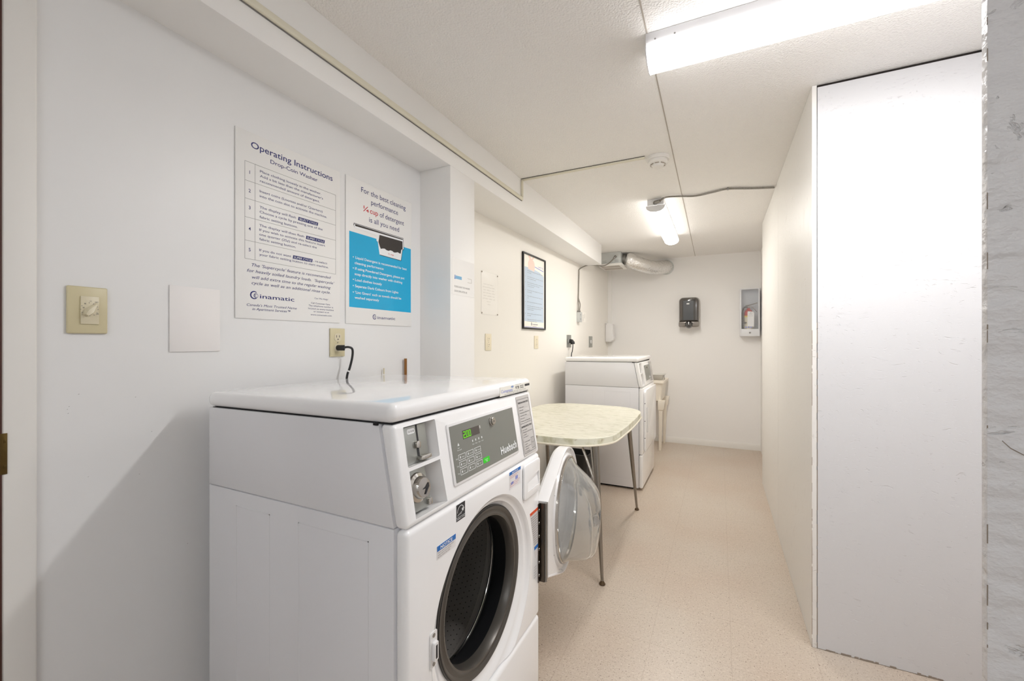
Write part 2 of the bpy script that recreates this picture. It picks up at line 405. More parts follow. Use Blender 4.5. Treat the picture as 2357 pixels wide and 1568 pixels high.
# ------------------------------------------------------------ lamps
def wrap_lamp(name, length, glow, side_glow, label, group):
    """along +X from the origin, hung on the ceiling; z=0 is the ceiling"""
    t = thing(name, (0, 0, 0), label, 'ceiling light', group)
    m = MB().box((0, -.056, -.045), (length, .056, -.0005)); m.build('housing', lamp_house, t, bevel=.002)
    for x in (.03, .09): MB().lathe([(.0, -.0005), (.003, 0), (.003, .001)], (x, -.0565, -.026), 'Y', 8).build('screw', steel, t)
    n = 14; prof = []
    for k in range(n+1):
        a = PI*k/n; prof.append((-.064*math.cos(a)*(1 if 0 < k < n else 1), -.0455-.046*math.sin(a)**.8))
    # the lens is brightest below the tubes; its steep sides let much less light through
    d = MB(); xa, xb = .004, length-.004
    for k in range(n):
        (ya, za), (yb, zb_) = prof[k], prof[k+1]
        d.add([(xa, ya, za), (xb, ya, za), (xb, yb, zb_), (xa, yb, zb_)], [(0, 1, 2, 3)], 0 if 5 <= k < n-5 else 1, True)
    d.add([(xa, prof[0][0], prof[0][1]), (xb, prof[0][0], prof[0][1]), (xb, prof[-1][0], prof[-1][1]), (xa, prof[-1][0], prof[-1][1])], [(0, 1, 2, 3)], 1)
    for x in (xa, xb): d.add([(x, y, z) for y, z in prof], [tuple(range(n+1))], 1)
    d.build('diffuser', [glow, side_glow], t)
    for x0, x1 in ((0, .0035), (length-.0035, length)):
        e = MB(); e.loft([[(x, y*1.02, z*1.01) for y, z in prof] for x in (x0, x1)], 0, True, True, True); e.build('end_cap', lamp_house, t)
    return t
l1 = wrap_lamp('ceiling_light', 1.17, lampm1, sidem1, 'long white strip light on the ceiling nearest the camera, running across the room', 'fluorescent strip lights')
l1.location = (-.219, 1.505, H); l1.rotation_euler = (0, 0, math.radians(.6))
l2 = wrap_lamp('ceiling_light', 1.14, lampm2, sidem2, 'far strip light running along the corridor ceiling, cable at its end', 'fluorescent strip lights')
l2.location = (-.407, 3.15, H); l2.rotation_euler = (0, 0, PI/2)
l3 = wrap_lamp('ceiling_light', 1.17, lampm3, sidem3, 'added cool white fill light, unseen on the ceiling behind the viewer', 'fluorescent strip lights')
l3.location = (-.65, -1.15, H)  # fill lamp added behind the camera to brighten the near side

# ------------------------------------------------------------ smoke detector + raceways + cable
t = thing('smoke_detector', (-.304, 2.452, H), 'round white smoke detector on the ceiling beside the seam', 'smoke detector')
MB().lathe([(.061, -.0002), (.062, -.012), (.058, -.018)], (0, 0, 0), 'Z', 40, 0, True, True).build('mounting_base', trim_m, t)
MB().lathe([(.050, -.018), (.052, -.030), (.046, -.036), (.034, -.040), (.030, -.052), (.022, -.056), (.0, -.056)], (0, 0, 0), 'Z', 40, 0, True).build('sensor_head', trim_m, t)
m = MB()
for k in range(8):
    a = 2*PI*k/8; d = (math.cos(a), math.sin(a)); n_ = (-d[1], d[0])
    m.prism([(.0385, -.011), (.0395, -.011), (.0395, .011), (.0385, .011)], lambda u, v, kk: (d[0]*u+n_[0]*v, d[1]*u+n_[1]*v, -.0395-.004*kk))
m.build('vent_slot', grime_m, t)
o = tag(MB().box((XS, 2.399, H-.012), (-.366, 2.414, H-.0005)).build('cable_raceway', cream_strip, bevel=.002), 'thin cream raceway across the ceiling running to the smoke detector', 'raceway')
MB().box((XS, 2.3975, H-.003), (-.366, 2.3988, H-.0005)).build('gap_line', dark_gap, o)
rc = MB().box((XS+.0005, -1.6, 2.089), (XS+.013, 2.405, 2.110)).build('cable_raceway', cream_strip, bevel=.004, seg=3)
tag(rc, 'long cream raceway along the face of the left soffit', 'raceway')
MB().box((XS+.0002, -1.6, 2.0870), (XS+.004, 2.405, 2.0890)).build('gap_line', ink_grey, rc)
tag(MB().box((XS+.0005, 2.392, 2.1115), (XS+.012, 2.408, H-.013)).build('raceway_drop', cream_strip, bevel=.002), 'short upright cream raceway piece at the end of the soffit strip, up to the ceiling', 'raceway')
def smooth_path(pts, n=8):
    P = [Vector(p) for p in pts]; P = [P[0]*2-P[1]]+P+[P[-1]*2-P[-2]]; out = []
    for i in range(1, len(P)-2):
        for k in range(n):
            t_ = k/n; a, b, c, d = P[i-1:i+3]
            out.append(.5*((2*b)+(-a+c)*t_+(2*a-5*b+4*c-d)*t_*t_+(-a+3*b-3*c+d)*t_**3))
    out.append(P[-2]); return out
def ribbed(pts, r, pitch, amp):
    """resample a path densely and ripple the radius like armoured cable"""
    P = smooth_path(pts, 30); L = 0; res = [P[0]]; step = pitch/4; acc = 0
    for a, b in zip(P[:-1], P[1:]):
        d = (b-a).length
        while acc+d >= step:
            a = a+(b-a)*((step-acc)/d) if d > 0 else a; res.append(a.copy()); d = (b-a).length; acc = 0
        acc += d
    R = [r+amp*math.sin(i*PI/2) for i in range(len(res))]
    return res, R
t = thing('armoured_cable', (-.38, 3.145, H-.02), 'ribbed metal cable across the ceiling from the far strip light to the corridor wall', 'cable')
pts, R = ribbed([(-.375, 3.125, 2.199), (-.33, 3.10, 2.209), (-.25, 3.135, 2.214), (-.15, 3.18, 2.2155), (-.04, 3.152, 2.2155), (.05, 3.128, 2.2155), (.19, 3.185, 2.2155), (.322, 3.232, 2.2155)], .0062, .008, .0011)
MB().tube(pts, R, 8).build('cable', cable_m, t, origin=t.location)
MB().tube([(-.405, 3.138, 2.195), (-.372, 3.122, 2.199)], [.013, .011], 12).lathe([(.009, -.004), (.016, -.003), (.016, .003), (.009, .004)], (-.407, 3.142, 2.194), 'Y', 14).build('connector', steel, t, origin=t.location)
MB().box((.045, 3.119, 2.2085), (.055, 3.137, 2.2245)).build('strap', steel, t, origin=t.location, bevel=.001)

# ------------------------------------------------------------ signs on the recess wall
def wallpt(oy, oz, x):  # text mapper on the left wall
    return lambda u, v: (x, oy+u, oz+v)
def bxs(mb, fn_x, oy, oz, y0, z0, y1, z1, mat=0, d=.0003): mb.box((fn_x, oy+min(y0, y1), oz+min(z0, z1)), (fn_x+d, oy+max(y0, y1), oz+max(z0, z1)), mat)
def logo(mb, f, x, y, s_, mat=0, pen=.16):
    """ring with an inner ring: the service company's mark"""
    def arc(cx, cy, r, w_, a0, a1, n=22):
        v_ = []; fs = []
        for k in range(n+1):
            a = math.radians(a0+(a1-a0)*k/n)
            ww = w_*(.45+.55*math.cos(a/2-PI/2)**2)
            v_ += [f(cx+(r+ww/2)*math.cos(a), cy+(r+ww/2)*math.sin(a)), f(cx+(r-ww/2)*math.cos(a), cy+(r-ww/2)*math.sin(a))]
        for k in range(n): fs.append((2*k, 2*k+1, 2*k+3, 2*k+2))
        mb.add(v_, fs, mat)
    arc(x, y, s_*.42, s_*pen, 50, 310)
    arc(x+s_*.22, y-s_*.05, s_*.24, s_*pen*.55, 0, 359)
    arc(x+s_*.22, y-s_*.05, s_*.11, s_*pen*.35, 60, 300)
oy, oz = .764, 1.281; xs = XL+.004
t = thing('instruction_sign', (XL, oy, oz), 'tall white sign headed Operating Instructions, blue print, on the left wall', 'sign')
def org(o): return dict(parent=t, origin=tuple(t.location))
MB().box((XL+.0005, oy, oz), (xs, oy+.382, oz+.564)).build('panel', sign_white, bevel=.0006, **org(t))
L = MB(); f = wallpt(oy, oz, xs+.0002)
def T(body, x, y, wdt, cap, **k): L.text(body, f, x, y, size=cap, width=wdt, **k)
T('Operating Instructions', .046, .519, .302, .0200, bold=.008)
T('Drop-Coin Washer', .108, .494, .175, .0128, bold=.004)
T('Place clothing loosely in the washer.', .074, .4530, .224, .0080, bold=.003)
T('Add a bit less than the manufacturer\'s', .074, .4385, .232, .0080, bold=.003)
T('recommended amount of detergent.', .074, .4235, .218, .0080, bold=.003)
T('Insert coins (Loonies and/or Quarters)', .073, .3915, .231, .0080, bold=.003)
T('into the coin slot to activate the machine.', .073, .3765, .250, .0080, bold=.003)
T('The display will flash', .073, .3420, .125, .0080, bold=.003)
T('Choose a cycle by pressing one of the', .073, .3275, .231, .0080, bold=.003)
T('fabric setting buttons.', .073, .3120, .131, .0080, bold=.003)
T('The display will then flash', .072, .2860, .157, .0076, bold=.003)
T('If you wish to activate this feature insert', .072, .2720, .243, .0076, bold=.003)
T('one quarter (25\u00a2) and re-select the', .072, .2580, .208, .0076, bold=.003)
T('fabric setting button.', .072, .2435, .126, .0076, bold=.003)
T('If you do not want', .072, .2095, .108, .0076, bold=.003)
T(', re-select', .266, .2095, .058, .0076, bold=.003)
T('your fabric setting button to start machine.', .072, .1960, .258, .0076, bold=.003)
for s_, y in (('1', .437), ('2', .381), ('3', .330), ('4', .266), ('5', .203)): L.text(s_, f, .042, y, size=.0105, align='C', bold=.01)
for b_, x, y, wd in (('The \'Supercycle\' feature is recommended', .048, .1590, .292), ('for heavily soiled laundry loads.  \'Supercycle\'', .034, .1405, .321),
                     ('will add extra time to the regular washing', .049, .1220, .290), ('cycle as well as an additional rinse cycle.', .048, .1045, .290)):
    T(b_, x, y, wd, .0098, shear=.25, bold=.002)
T('Canada\'s Most Trusted Name', .033, .0380, .168, .0078, shear=.25, bold=.0)
T('in Apartment Services\u2122', .050, .0260, .128, .0078, shear=.25, bold=.004)
for b_, x, y, wd in (('Can We Help?', .271, .080, .057), ('Call Customer Care.', .257, .0625, .081), ('The telephone number is', .247, .0530, .103), ('located on every machine', .246, .0430, .107), ('or contact us at', .267, .0335, .065), ('www.coinamatic.com', .255, .0220, .089)):
    T(b_, x, y, wd, .0056, bold=.002)
L.build('lettering', navy, **org(t))
L = MB(); logo(L, f, .056, .072, .026); L.text('inamatic', f, .074, .0640, size=.0135, width=.118, bold=.006); L.build('logo', navy, **org(t))
L = MB()
for x in (.0275, .0585, .362): bxs(L, xs, oy, oz, x-.0004, .1795, x+.0004, .472)
for y in (.472, .4145, .3605, .3045, .2345, .1795): bxs(L, xs, oy, oz, .0275, y-.0004, .362, y+.0004)
L.build('table_rule', ink_grey, **org(t))
for b_, x0, x1, y in (('SELECT CYCLE', .206, .286, .3415), ('SUPER CYCLE', .236, .314, .2850), ('SUPER CYCLE', .186, .263, .2085)):
    L = MB(); L.prism([(x0, y-.0022), (x1-.002, y-.0022), (x1, y+.0095), (x0+.002, y+.0095)], lambda u, v, k: (xs+.0003*k, oy+u, oz+v))
    hl = L.build('highlight', navy, **org(t))
    W_ = MB(); W_.text(b_, wallpt(oy, oz, xs+.0005), x0+.004, y, size=.0072, width=x1-x0-.008, shear=.2)
    W_.build('highlight_lettering', white_ink, parent=hl, origin=tuple(t.location))

oy, oz = 1.174, 1.281
t = thing('detergent_sign', (XL, oy, oz), 'white and bright blue sign about a quarter cup of detergent, right of the washer instructions', 'sign')
MB().box((XL+.0005, oy, oz), (xs, oy+.383, oz+.567)).build('panel', sign_white, bevel=.0006, **org(t))
L = MB(); f = wallpt(oy, oz, xs+.0002)
for b_, x, y, wd in (('For the best cleaning', .077, .524, .264), ('performance', .130, .489, .161), ('of detergent', .179, .452, .151), ('is all you need', .120, .416, .178)):
    T(b_, x, y, wd, .0215, bold=.0)
L.build('lettering', navy, **org(t))
L = MB(); L.text('\u00bc', f, .087, .452, size=.023, width=.030, bold=.01); L.text('cup', f, .124, .452, size=.0215, width=.045, bold=.006)
L.text('\u00bc cup', wallpt(oy, oz, xs+.0012), .228, .304, size=.0075, width=.035, shear=.1); L.build('red_lettering', red_ink, **org(t))
L = MB(); bxs(L, xs, oy, oz, .016, .064, .378, .356, 0, .0002); L.build('blue_panel', sky_blue, **org(t))
L = MB()
sc = [(.039, .392), (.326, .395), (.328, .378), (.330, .343), (.322, .340), (.312, .290), (.180, .292), (.170, .342), (.163, .346), (.160, .372), (.042, .376), (.037, .384)]
L.prism(sc, lambda u, v, k: (xs+.0002+.0002*k, oy+u, oz+v), 0)
def shrink(p, d):
    cx = sum(a for a, b in p)/len(p); cy = sum(b for a, b in p)/len(p)
    return [(a+(-d if a > cx else d), b+(-d if b > cy else d)) for a, b in p]
L.prism([(a+(-.0025 if a > .1 else .0025), b-.0022 if b > .36 else b+.0025) for a, b in sc], lambda u, v, k: (xs+.0004+.0002*k, oy+u, oz+v), 1)
L.prism([(.044, .3885), (.322, .3905), (.322, .386), (.046, .381)], lambda u, v, k: (xs+.0006+.0002*k, oy+u, oz+v), 2)
pw = [(.177, .376), (.320, .379), (.321, .345), (.312, .340), (.308, .322)]
for k in range(11): pw.append((.300-.0115*k, .322+.003*math.sin(k*1.7)))
pw += [(.180, .326), (.171, .345)]
L.prism(pw, lambda u, v, k: (xs+.0006+.0002*k, oy+u, oz+v), 2)
L.build('scoop_picture', [ink, white_ink, M('charcoal_print', (52, 46, 42), .5)], **org(t))
L = MB()
for b_, x, y, wd in (('Liquid Detergent is recommended for best', .047, .254, .302), ('cleaning performance', .043, .233, .158), ('If using Powdered Detergent, please put', .045, .211, .288), ('soap directly into washer with clothing', .043, .190, .276),
                     ('Load clothes loosely', .045, .167, .146), ('Separate Dark Colours from Lights', .045, .143, .248), ('\'Lint Givers\' such as towels should be', .045, .118, .267), ('washed separately', .043, .098, .132)):
    L.text(b_, wallpt(oy, oz, xs+.0005), x, y, size=.0105, width=wd, bold=.012)
for y in (.257, .214, .170, .146, .121): bxs(L, xs+.0003, oy, oz, .034, y, .038, y+.004)
L.build('bullet_lettering', white_ink, **org(t))
L = MB(); logo(L, f, .150, .0320, .022); L.text('inamatic', f, .166, .0250, size=.0125, width=.107, bold=.002); L.build('logo', navy, **org(t))

tag(MB().box((XL+.0005, .5985, 1.184), (XL+.0035, .7215, 1.3575)).build('blank_plate', M('blank_white_panel', (236, 233, 232), .55), bevel=.0005), 'blank white square panel on the left wall between dial switch and large sign', 'blank panel')

# ------------------------------------------------------------ thermostat-like dial
t = thing('dial_switch', (XL, .4395, 1.281), 'beige wall plate with a dial timer knob near the left edge', 'dial switch')
MB().box((XL+.0005, .405, 1.2285), (XL+.0065, .474, 1.3335)).build('wall_plate', ivory, bevel=.004, seg=3, **org(t))
MB().box((XL+.0065, .4265, 1.250), (XL+.0095, .4575, 1.312)).build('insert', ivory_pale, bevel=.0006, **org(t))
m = MB(); c0 = Vector((0, .4395, 1.278)); dr = Vector((0, .62, .785)); sd = Vector((0, -.785, .62))
def kp(a, b, h): p = c0+dr*a+sd*b; return (XL+.0095+h, p.y, p.z)
m.loft([[kp(-.012, -.004, 0), kp(-.012, .004, 0), kp(0, .009, 0), kp(.024, .0025, 0), kp(.024, -.0025, 0), kp(0, -.009, 0)],
        [kp(-.011, -.003, .014), kp(-.011, .003, .014), kp(0, .0045, .014), kp(.021, .001, .006), kp(.021, -.001, .006), kp(0, -.0045, .014)]], 0, False, True, True)
m.build('pointer_knob', ivory_pale, bevel=.0008, **org(t))
MB().lathe([(.0013, -.0001), (.0013, .0006)], (XL+.0095, .4365, 1.2755), 'X', 8, 0, True, True).build('knob_hole', ink, **org(t))
L = MB(); f = wallpt(0, 0, XL+.0099)
for b_, x, y in (('OFF', .4530, 1.2985), ('15', .443, 1.300), ('30', .4335, 1.294), ('45', .4310, 1.285), ('60', .4545, 1.272), ('5', .4545, 1.288)): L.text(b_, f, x, y, size=.0028, align='C')
for k in range(12):
    a = 2*PI*k/12; r0, r1 = .0135, .0155; y_, z_ = .441, 1.283
    L.prism([(y_+r0*math.cos(a), z_+r0*math.sin(a)), (y_+r1*math.cos(a), z_+r1*math.sin(a)), (y_+r1*math.cos(a+.06), z_+r1*math.sin(a+.06)), (y_+r0*math.cos(a+.06), z_+r0*math.sin(a+.06))], lambda u, v, k: (XL+.0097+.0002*k, u, v))
L.build('dial_marking', ink_grey, **org(t))
# small scuffs on the near wall
m = MB()
for y, z in ((.407, 1.062), (.408, 1.053), (.4095, 1.068), (.527, 1.075), (.441, .905), (.535, .885), (.56, .985), (.70, .90), (.64, .67), (.425, 1.093)):
    m.prism([(y, z), (y+.0012+random.random()*.0012, z+.0004), (y+.002+random.random()*.001, z+.0012), (y+.0008, z+.0010)], lambda u, v, k: (XL+.0001+.0002*k, u, v))
struct(m, 'trim_8', ink_grey)

# ------------------------------------------------------------ outlets
def outlet(name, y, z, plate, face, label, group, w_=.0675, h_=.105, onfar=False, kind='duplex', sx=None):
    x = farx(y) if onfar else XL
    t = thing(name, (x, y, z), label, 'electrical outlet', group)
    if onfar: t.rotation_euler = (0, 0, -math.atan(.0239))
    MB().box((.0004, -w_/2, -h_/2), (.0055, w_/2, h_/2)).build('cover_plate', plate, t, bevel=.002)
    sl = MB()
    if kind == 'duplex':
        for zz in (.0195, -.0195):
            pr = [(a*.95, b+zz) for a, b in rrect(-.0165, -.0145, .0165, .0145, .010, 5)]
            rc_ = MB().prism(pr, lambda u, v, k: (.0054+.0014*k, u, v)).build('receptacle', face, t); sl = MB()
            for yy in (-.0065, .0065): sl.box((.0067, yy-.0011, zz-.001), (.0071, yy+.0011, zz+.0075))
            sl.lathe([(.0024, .0067), (.0024, .0071)], (0, 0, zz-.0075), 'X', 10, 0, True, True)
            sl.build('slot', ink, rc_)
        MB().lathe([(.0026, .0054), (.002, .0066)], (0, 0, 0), 'X', 10, 0, True, True).build('screw', steel, t)
    else:
        MB().lathe([(.0205, .0054), (.0205, .0085), (.019, .0095)], (0, 0, 0), 'X', 28, 0, True, True).build('receptacle', face, t)
        for yy, zz in ((-.008, .004), (.008, .004)): sl.box((.0093, yy-.001, zz-.005), (.0097, yy+.001, zz+.005))
        sl.lathe([(.003, .0093), (.003, .0097)], (0, 0, -.009), 'X', 10, 0, True, True)
        sl.build('slot', ink, t)
        for zz in (.043, -.043): MB().lathe([(.0026, .0054), (.002, .0066)], (0, 0, zz), 'X', 10, 0, True, True).build('screw', steel, t)
    return t
G = 'wall outlets along the left wall'
outlet('electrical_outlet', 1.1345, 1.208, ivory, ivory_pale, 'beige duplex outlet below the two large signs, black plug in its lower socket', G)
outlet('electrical_outlet', 2.4235, 1.2095, ivory_wall, ivory_wall, 'ivory duplex outlet below the screwed paper notice, nothing plugged in', G, onfar=True, w_=.075, h_=.109)
outlet('electrical_outlet', 3.188, 1.2085, ivory_wall, ivory_wall, 'ivory duplex outlet below the black framed poster', G, onfar=True, w_=.075, h_=.104)
outlet('electrical_outlet', 3.966, 1.2195, steel_plate, white_plastic, 'metal outlet plate above the dryer with a black plug in it', G, onfar=True, w_=.118, h_=.121, kind='round')
outlet('electrical_outlet', 4.682, 1.2135, steel_plate, white_plastic, 'metal outlet plate with empty round socket, above and beyond the dryer', G, onfar=True, w_=.120, h_=.123, kind='round')

def cordset(plug_pts, cord_pts, label, plug_r=.011, tie=None):
    t = thing('power_cord', plug_pts[0], label, 'power cord')
    MB().tube(plug_pts, plug_r, 12).build('plug', black_plastic, t, origin=plug_pts[0])
    MB().tube(smooth_path(cord_pts, 8), .0042, 10).build('cord', black_plastic, t, origin=plug_pts[0])
    if tie: MB().tube(tie, .0052, 10).build('cord_label', white_plastic, t, origin=plug_pts[0])
    return t
t = cordset([(XL+.0072, 1.1345, 1.1885), (XL+.012, 1.1345, 1.1885), (XL+.026, 1.1355, 1.1885), (XL+.034, 1.137, 1.1885), (XL+.036, 1.139, 1.1885)],
        [(XL+.033, 1.136, 1.1895), (XL+.044, 1.150, 1.191), (XL+.050, 1.162, 1.183), (XL+.050, 1.162, 1.155), (XL+.048, 1.152, 1.115), (XL+.045, 1.142, 1.085), (XL+.040, 1.14, 1.02), (XL+.035, 1.14, .85)],
        'black power cord from the beige outlet down behind the near washer', .0105,
        [(XL+.0472, 1.1482, 1.104), (XL+.0465, 1.146, 1.099)])
fx = farx(3.97)
cordset([(fx+.0095, 3.966, 1.2195), (fx+.016, 3.966, 1.2195), (fx+.032, 3.966, 1.217), (fx+.040, 3.966, 1.206), (fx+.042, 3.966, 1.19)],
        [(fx+.042, 3.966, 1.195), (fx+.042, 3.966, 1.165), (fx+.040, 3.955, 1.12), (fx+.036, 3.94, 1.08), (fx+.033, 3.94, .9)],
        'black power cord from the metal outlet down behind the dryer', .021)
tag(MB().tube([(XL+.013, 1.505, .10), (XL+.013, 1.505, 1.136)], .0062, 14).build('copper_pipe', copper), 'short brown copper pipe stub rising behind the near washer', 'pipe')
tag(MB().tube([(XL+.011, 1.37, 1.075), (XL+.011, 1.37, 1.10)], .003, 8).build('hose_hook', ivory_pale), 'tiny pale hook on the wall left of the copper pipe stub', 'hook')

# ------------------------------------------------------------ notices on pillar and far wall
t = thing('door_notice', (XS, 1.64, 1.43), 'clear taped notice on the pillar asking to leave the washer door open', 'notice')
MB().box((XS+.0004, 1.637, 1.432), (XS+.0008, 1.834, 1.602)).build('sheet', M('glossy_sheet', (240, 239, 237), .15), **org(t))
L = MB(); f = wallpt(1.637, 1.432, XS+.001)
L.text('PLEASE LEAVE THE WASHER', f, .02, .034, size=.009, width=.135); L.text('DOOR OPEN AFTER USE', f, .02, .013, size=.009, width=.110)
L.build('lettering', ink_grey, **org(t))
L = MB(); bxs(L, XS+.0009, 1.637, 1.432, .030, .074, .082, .089); L.prism([(.021, .072), (.028, .072), (.027, .092), (.023, .092)], lambda u, v, k: (XS+.0009+.0002*k, 1.637+u, 1.432+v), 1); L.build('logo', [M('soft_blue_print', (120, 176, 214), .5), blue_ink], **org(t))
L = MB()
for y in (.087, .068): bxs(L, XS+.0009, 1.637, 1.432, .135, y, .170, y+.0018)
bxs(L, XS+.0009, 1.637, 1.432, .170, .068, .172, .0885); L.build('stamp', ink_pale, **org(t))

a_ = -math.atan(.0239)
def farthing(name, y, z, label, cat, group=None):
    t = thing(name, (farx(y), y, z), label, cat, group); t.rotation_euler = (0, 0, a_); return t
t = farthing('screwed_notice', 2.337, 1.387, 'white paper notice under clear plastic, held by four corner screws, left of the framed poster', 'notice')
MB().box((.0006, .004, .004), (.0012, .210, .276)).build('sheet', paper_m, t)
MB().box((.0016, 0, 0), (.0036, .214, .280)).build('clear_cover', plexi, t, bevel=.0004)
L = MB(); f = lambda u, v: (.0013, u, v)
for i, (x0, x1) in enumerate(((.03, .16), (.02, .17), (.03, .165), (.025, .18), (.03, .17), (.02, .18), (.07, .12), (.08, .12))):
    n = int((x1-x0)/.012); L.text(' '.join(random.choice(['the', 'of', 'and', 'for', 'in', 'to']) for _ in range(max(2, n//3))), f, x0, .195-.0185*i, size=.006, width=x1-x0, shear=.2)
L.build('handwriting', ink_pale, t)
for y, z in ((.006, .272), (.208, .268), (.006, .010), (.208, .008)): MB().lathe([(.005, .0036), (.0045, .0052), (0, .0056)], (0, y, z), 'X', 12, 0, True).build('screw', grime_m, t)

t = farthing('framed_poster', 2.926, 1.311, 'black framed laundry tips poster with a pale blue list and pink picture', 'framed poster')
m = MB(); wd, hh, fr = .432, .588, .012
for a, b in (((0, 0), (wd, fr)), ((0, hh-fr), (wd, hh)), ((0, fr), (fr, hh-fr)), ((wd-fr, fr), (wd, hh-fr))): m.box((.0005, a[0], a[1]), (.016, b[0], b[1]))
m.build('frame', black_plastic, t, bevel=.001)
m = MB().box((.001, fr, fr), (.006, wd-fr, hh-fr)); m.build('print', cream_print, t)
m = MB(); m.prism([(.035, .060), (.405, .060), (.405, .445), (.33, .470), (.2, .482), (.035, .480)], lambda u, v, k: (.006+.0003*k, u, v)); m.build('blue_list', pale_blue, t)
L = MB(); fp = lambda u, v: (.0066, u, v)
z = .452; k_ = 0
for n_, words in ((2, 'Check all pockets and zip all the zippers before loading|the washer'), (2, 'Sort clothes by colour and by fabric and wash|them in separate loads'), (3, 'Do not overload the machine as clothes need|room to move freely in the water|to come out clean'),
                  (2, 'Use cold water cycles whenever you can to help|save energy'), (2, 'Clean the lint screen in the dryer before every|use'), (1, 'Do not use too much soap in the machine'), (3, 'Leave the washer door open after you finish|so that the drum can dry out and stay|fresh for others'), (2, 'Remove clothes promptly when the cycle|has ended'), (2, 'Report any machine that is not working|to the number shown below')):
    k_ += 1; L.text(str(k_), fp, .052, z-.002, size=.009, align='C')
    for ln in words.split('|'):
        L.text(ln, fp, .085, z, size=.0065, width=min(.30, .0072*len(ln))); z -= .0145
    z -= .0165
L.build('list_lettering', ink_grey, t)
L = MB(); L.text('Laundry Tips', fp, .29, .508, size=.014, width=.10); L.prism([(.22, .500), (.40, .486), (.40, .492), (.22, .506)], lambda u, v, k: (.006+.0003*k, u, v)); L.build('heading', lilac_ink, t)
m = MB(); m.prism([(.10, .47), (.215, .462), (.225, .50), (.218, .53), (.20, .545), (.185, .55), (.215, .575), (.205, .580), (.175, .562), (.155, .556), (.135, .580), (.115, .582), (.100, .566), (.125, .552), (.115, .535), (.10, .52)], lambda u, v, k: (.006+.0004*k, u, v)); m.build('pink_picture', pink_m, t)
L = MB(); logo(L, fp, .165, .043, .024); L.text('inamatic', fp, .185, .036, size=.012, width=.10); L.text('Apartment Services', fp, .19, .022, size=.005, width=.07); L.build('logo', navy, t)
L = MB(); L.box((.006, .03, .015), (.0063, .40, .019)); L.build('rule', lilac_ink, t)

# junction box with its conduit and sticker
t = farthing('junction_box', 4.235, 1.466, 'small grey metal junction box with two conduits entering the top', 'junction box')
MB().box((.0005, -.034, -.050), (.033, .034, .050)).build('box', galv, t, bevel=.002)
MB().box((.033, -.036, -.052), (.0355, .036, .052)).build('cover', galv, t, bevel=.001)
for z in (.025, -.02): MB().lathe([(.005, .0355), (.004, .0375)], (0, -.012, z), 'X', 8, 0, True, True).build('screw', ink, t)
for y in (-.018, .016): MB().lathe([(.009, .050), (.011, .055), (.011, .066), (.008, .070)], (.016, y, 0), 'Z', 14, 0, True, True).build('connector', steel, t)
t = farthing('wall_sticker', 4.401, 1.425, 'small white sticker with black upright lettering beside the junction box', 'sticker')
MB().box((.0004, 0, 0), (.0009, .115, .105)).build('sheet', paper_m, t)
L = MB(); L.text('EXHAUST', lambda u, v: (.0011, .022-v, u+.01), 0, 0, size=.012, width=.07, bold=.01)
L.text('FAN', lambda u, v: (.0011, .075-v, u+.045), 0, 0, size=.014, width=.045); L.build('lettering', ink, t)

# ------------------------------------------------------------ exhaust fan, duct, cable
t = thing('exhaust_fan', (-1.10, 4.92, H), 'grey metal exhaust fan box hung from the ceiling at the end of the soffit', 'exhaust fan')
MB().box((-1.215, 4.80, 2.094), (-.991, 5.06, 2.2235)).build('fan_box', galv, bevel=.0015, **org(t))
MB().box((-1.236, 4.765, 2.068), (-.972, 5.09, 2.093)).build('grille', trim_m, bevel=.006, seg=3, **org(t))
m = MB()
for k in range(22):
    x = -1.215+.0095*k; m.box((x, 4.79, 2.0672), (x+.0048, 4.90, 2.0683))
    m.box((x, 4.93, 2.0672), (x+.0048, 5.05, 2.0683))
m.build('grille_slot', grime_m, **org(t))
m = MB()
for x, z in ((-1.195, 2.128), (-1.195, 2.112), (-1.06, 2.128), (-1.06, 2.112)): m.box((x, 4.7992, z), (x+.045, 4.8002, z+.003))
m.build('vent_slot', ink_grey, **org(t))
MB().lathe([(.060, -.9905), (.060, -.950), (.057, -.948)], (0, 4.93, 2.157), 'X', 28, 0, True, True).build('duct_collar', steel, **org(t))
path = smooth_path([(-.946, 4.93, 2.156), (-.915, 4.93, 2.148), (-.88, 4.945, 2.125), (-.82, 4.99, 2.100), (-.745, 5.08, 2.080), (-.675, 5.19, 2.080), (-.61, 5.31, 2.100), (-.585, 5.40, 2.115), (-.580, 5.447, 2.118)], 14)
m = MB(); n = 40; rings = []; prev = None
for i, p in enumerate(path):
    tt = (path[min(i+1, len(path)-1)]-path[max(i-1, 0)]).normalized(); u = Vector((0, 0, 1)).cross(tt).normalized(); wv = tt.cross(u)
    ring = []
    for k in range(n):
        a = 2*PI*k/n; r = .062+.016*min(1, i/9)+.0010*math.sin(i*1.9+2*math.sin(k*.9))+.0022*(random.random()-.5)
        ring.append(p+(u*math.cos(a)+wv*math.sin(a))*r)
    rings.append(ring)
m.loft(rings, 0, True, True, True)
t = thing('foil_duct', path[0], 'crinkled silver foil duct curving from the exhaust fan to the back wall', 'duct')
m.build('foil_hose', foil, angle=60, **org(t))
MB().lathe([(.086, 5.438), (.088, 5.444), (.088, 5.4565)], (-.580, 0, 2.118), 'Y', 32, 0, True, True).build('clamp_ring', galv, **org(t))
t = thing('fan_cable', (-1.31, 4.30, 1.54), 'thin armoured cable from the exhaust fan down the left wall to the junction box', 'cable')
fw = farx(4.29)+.008
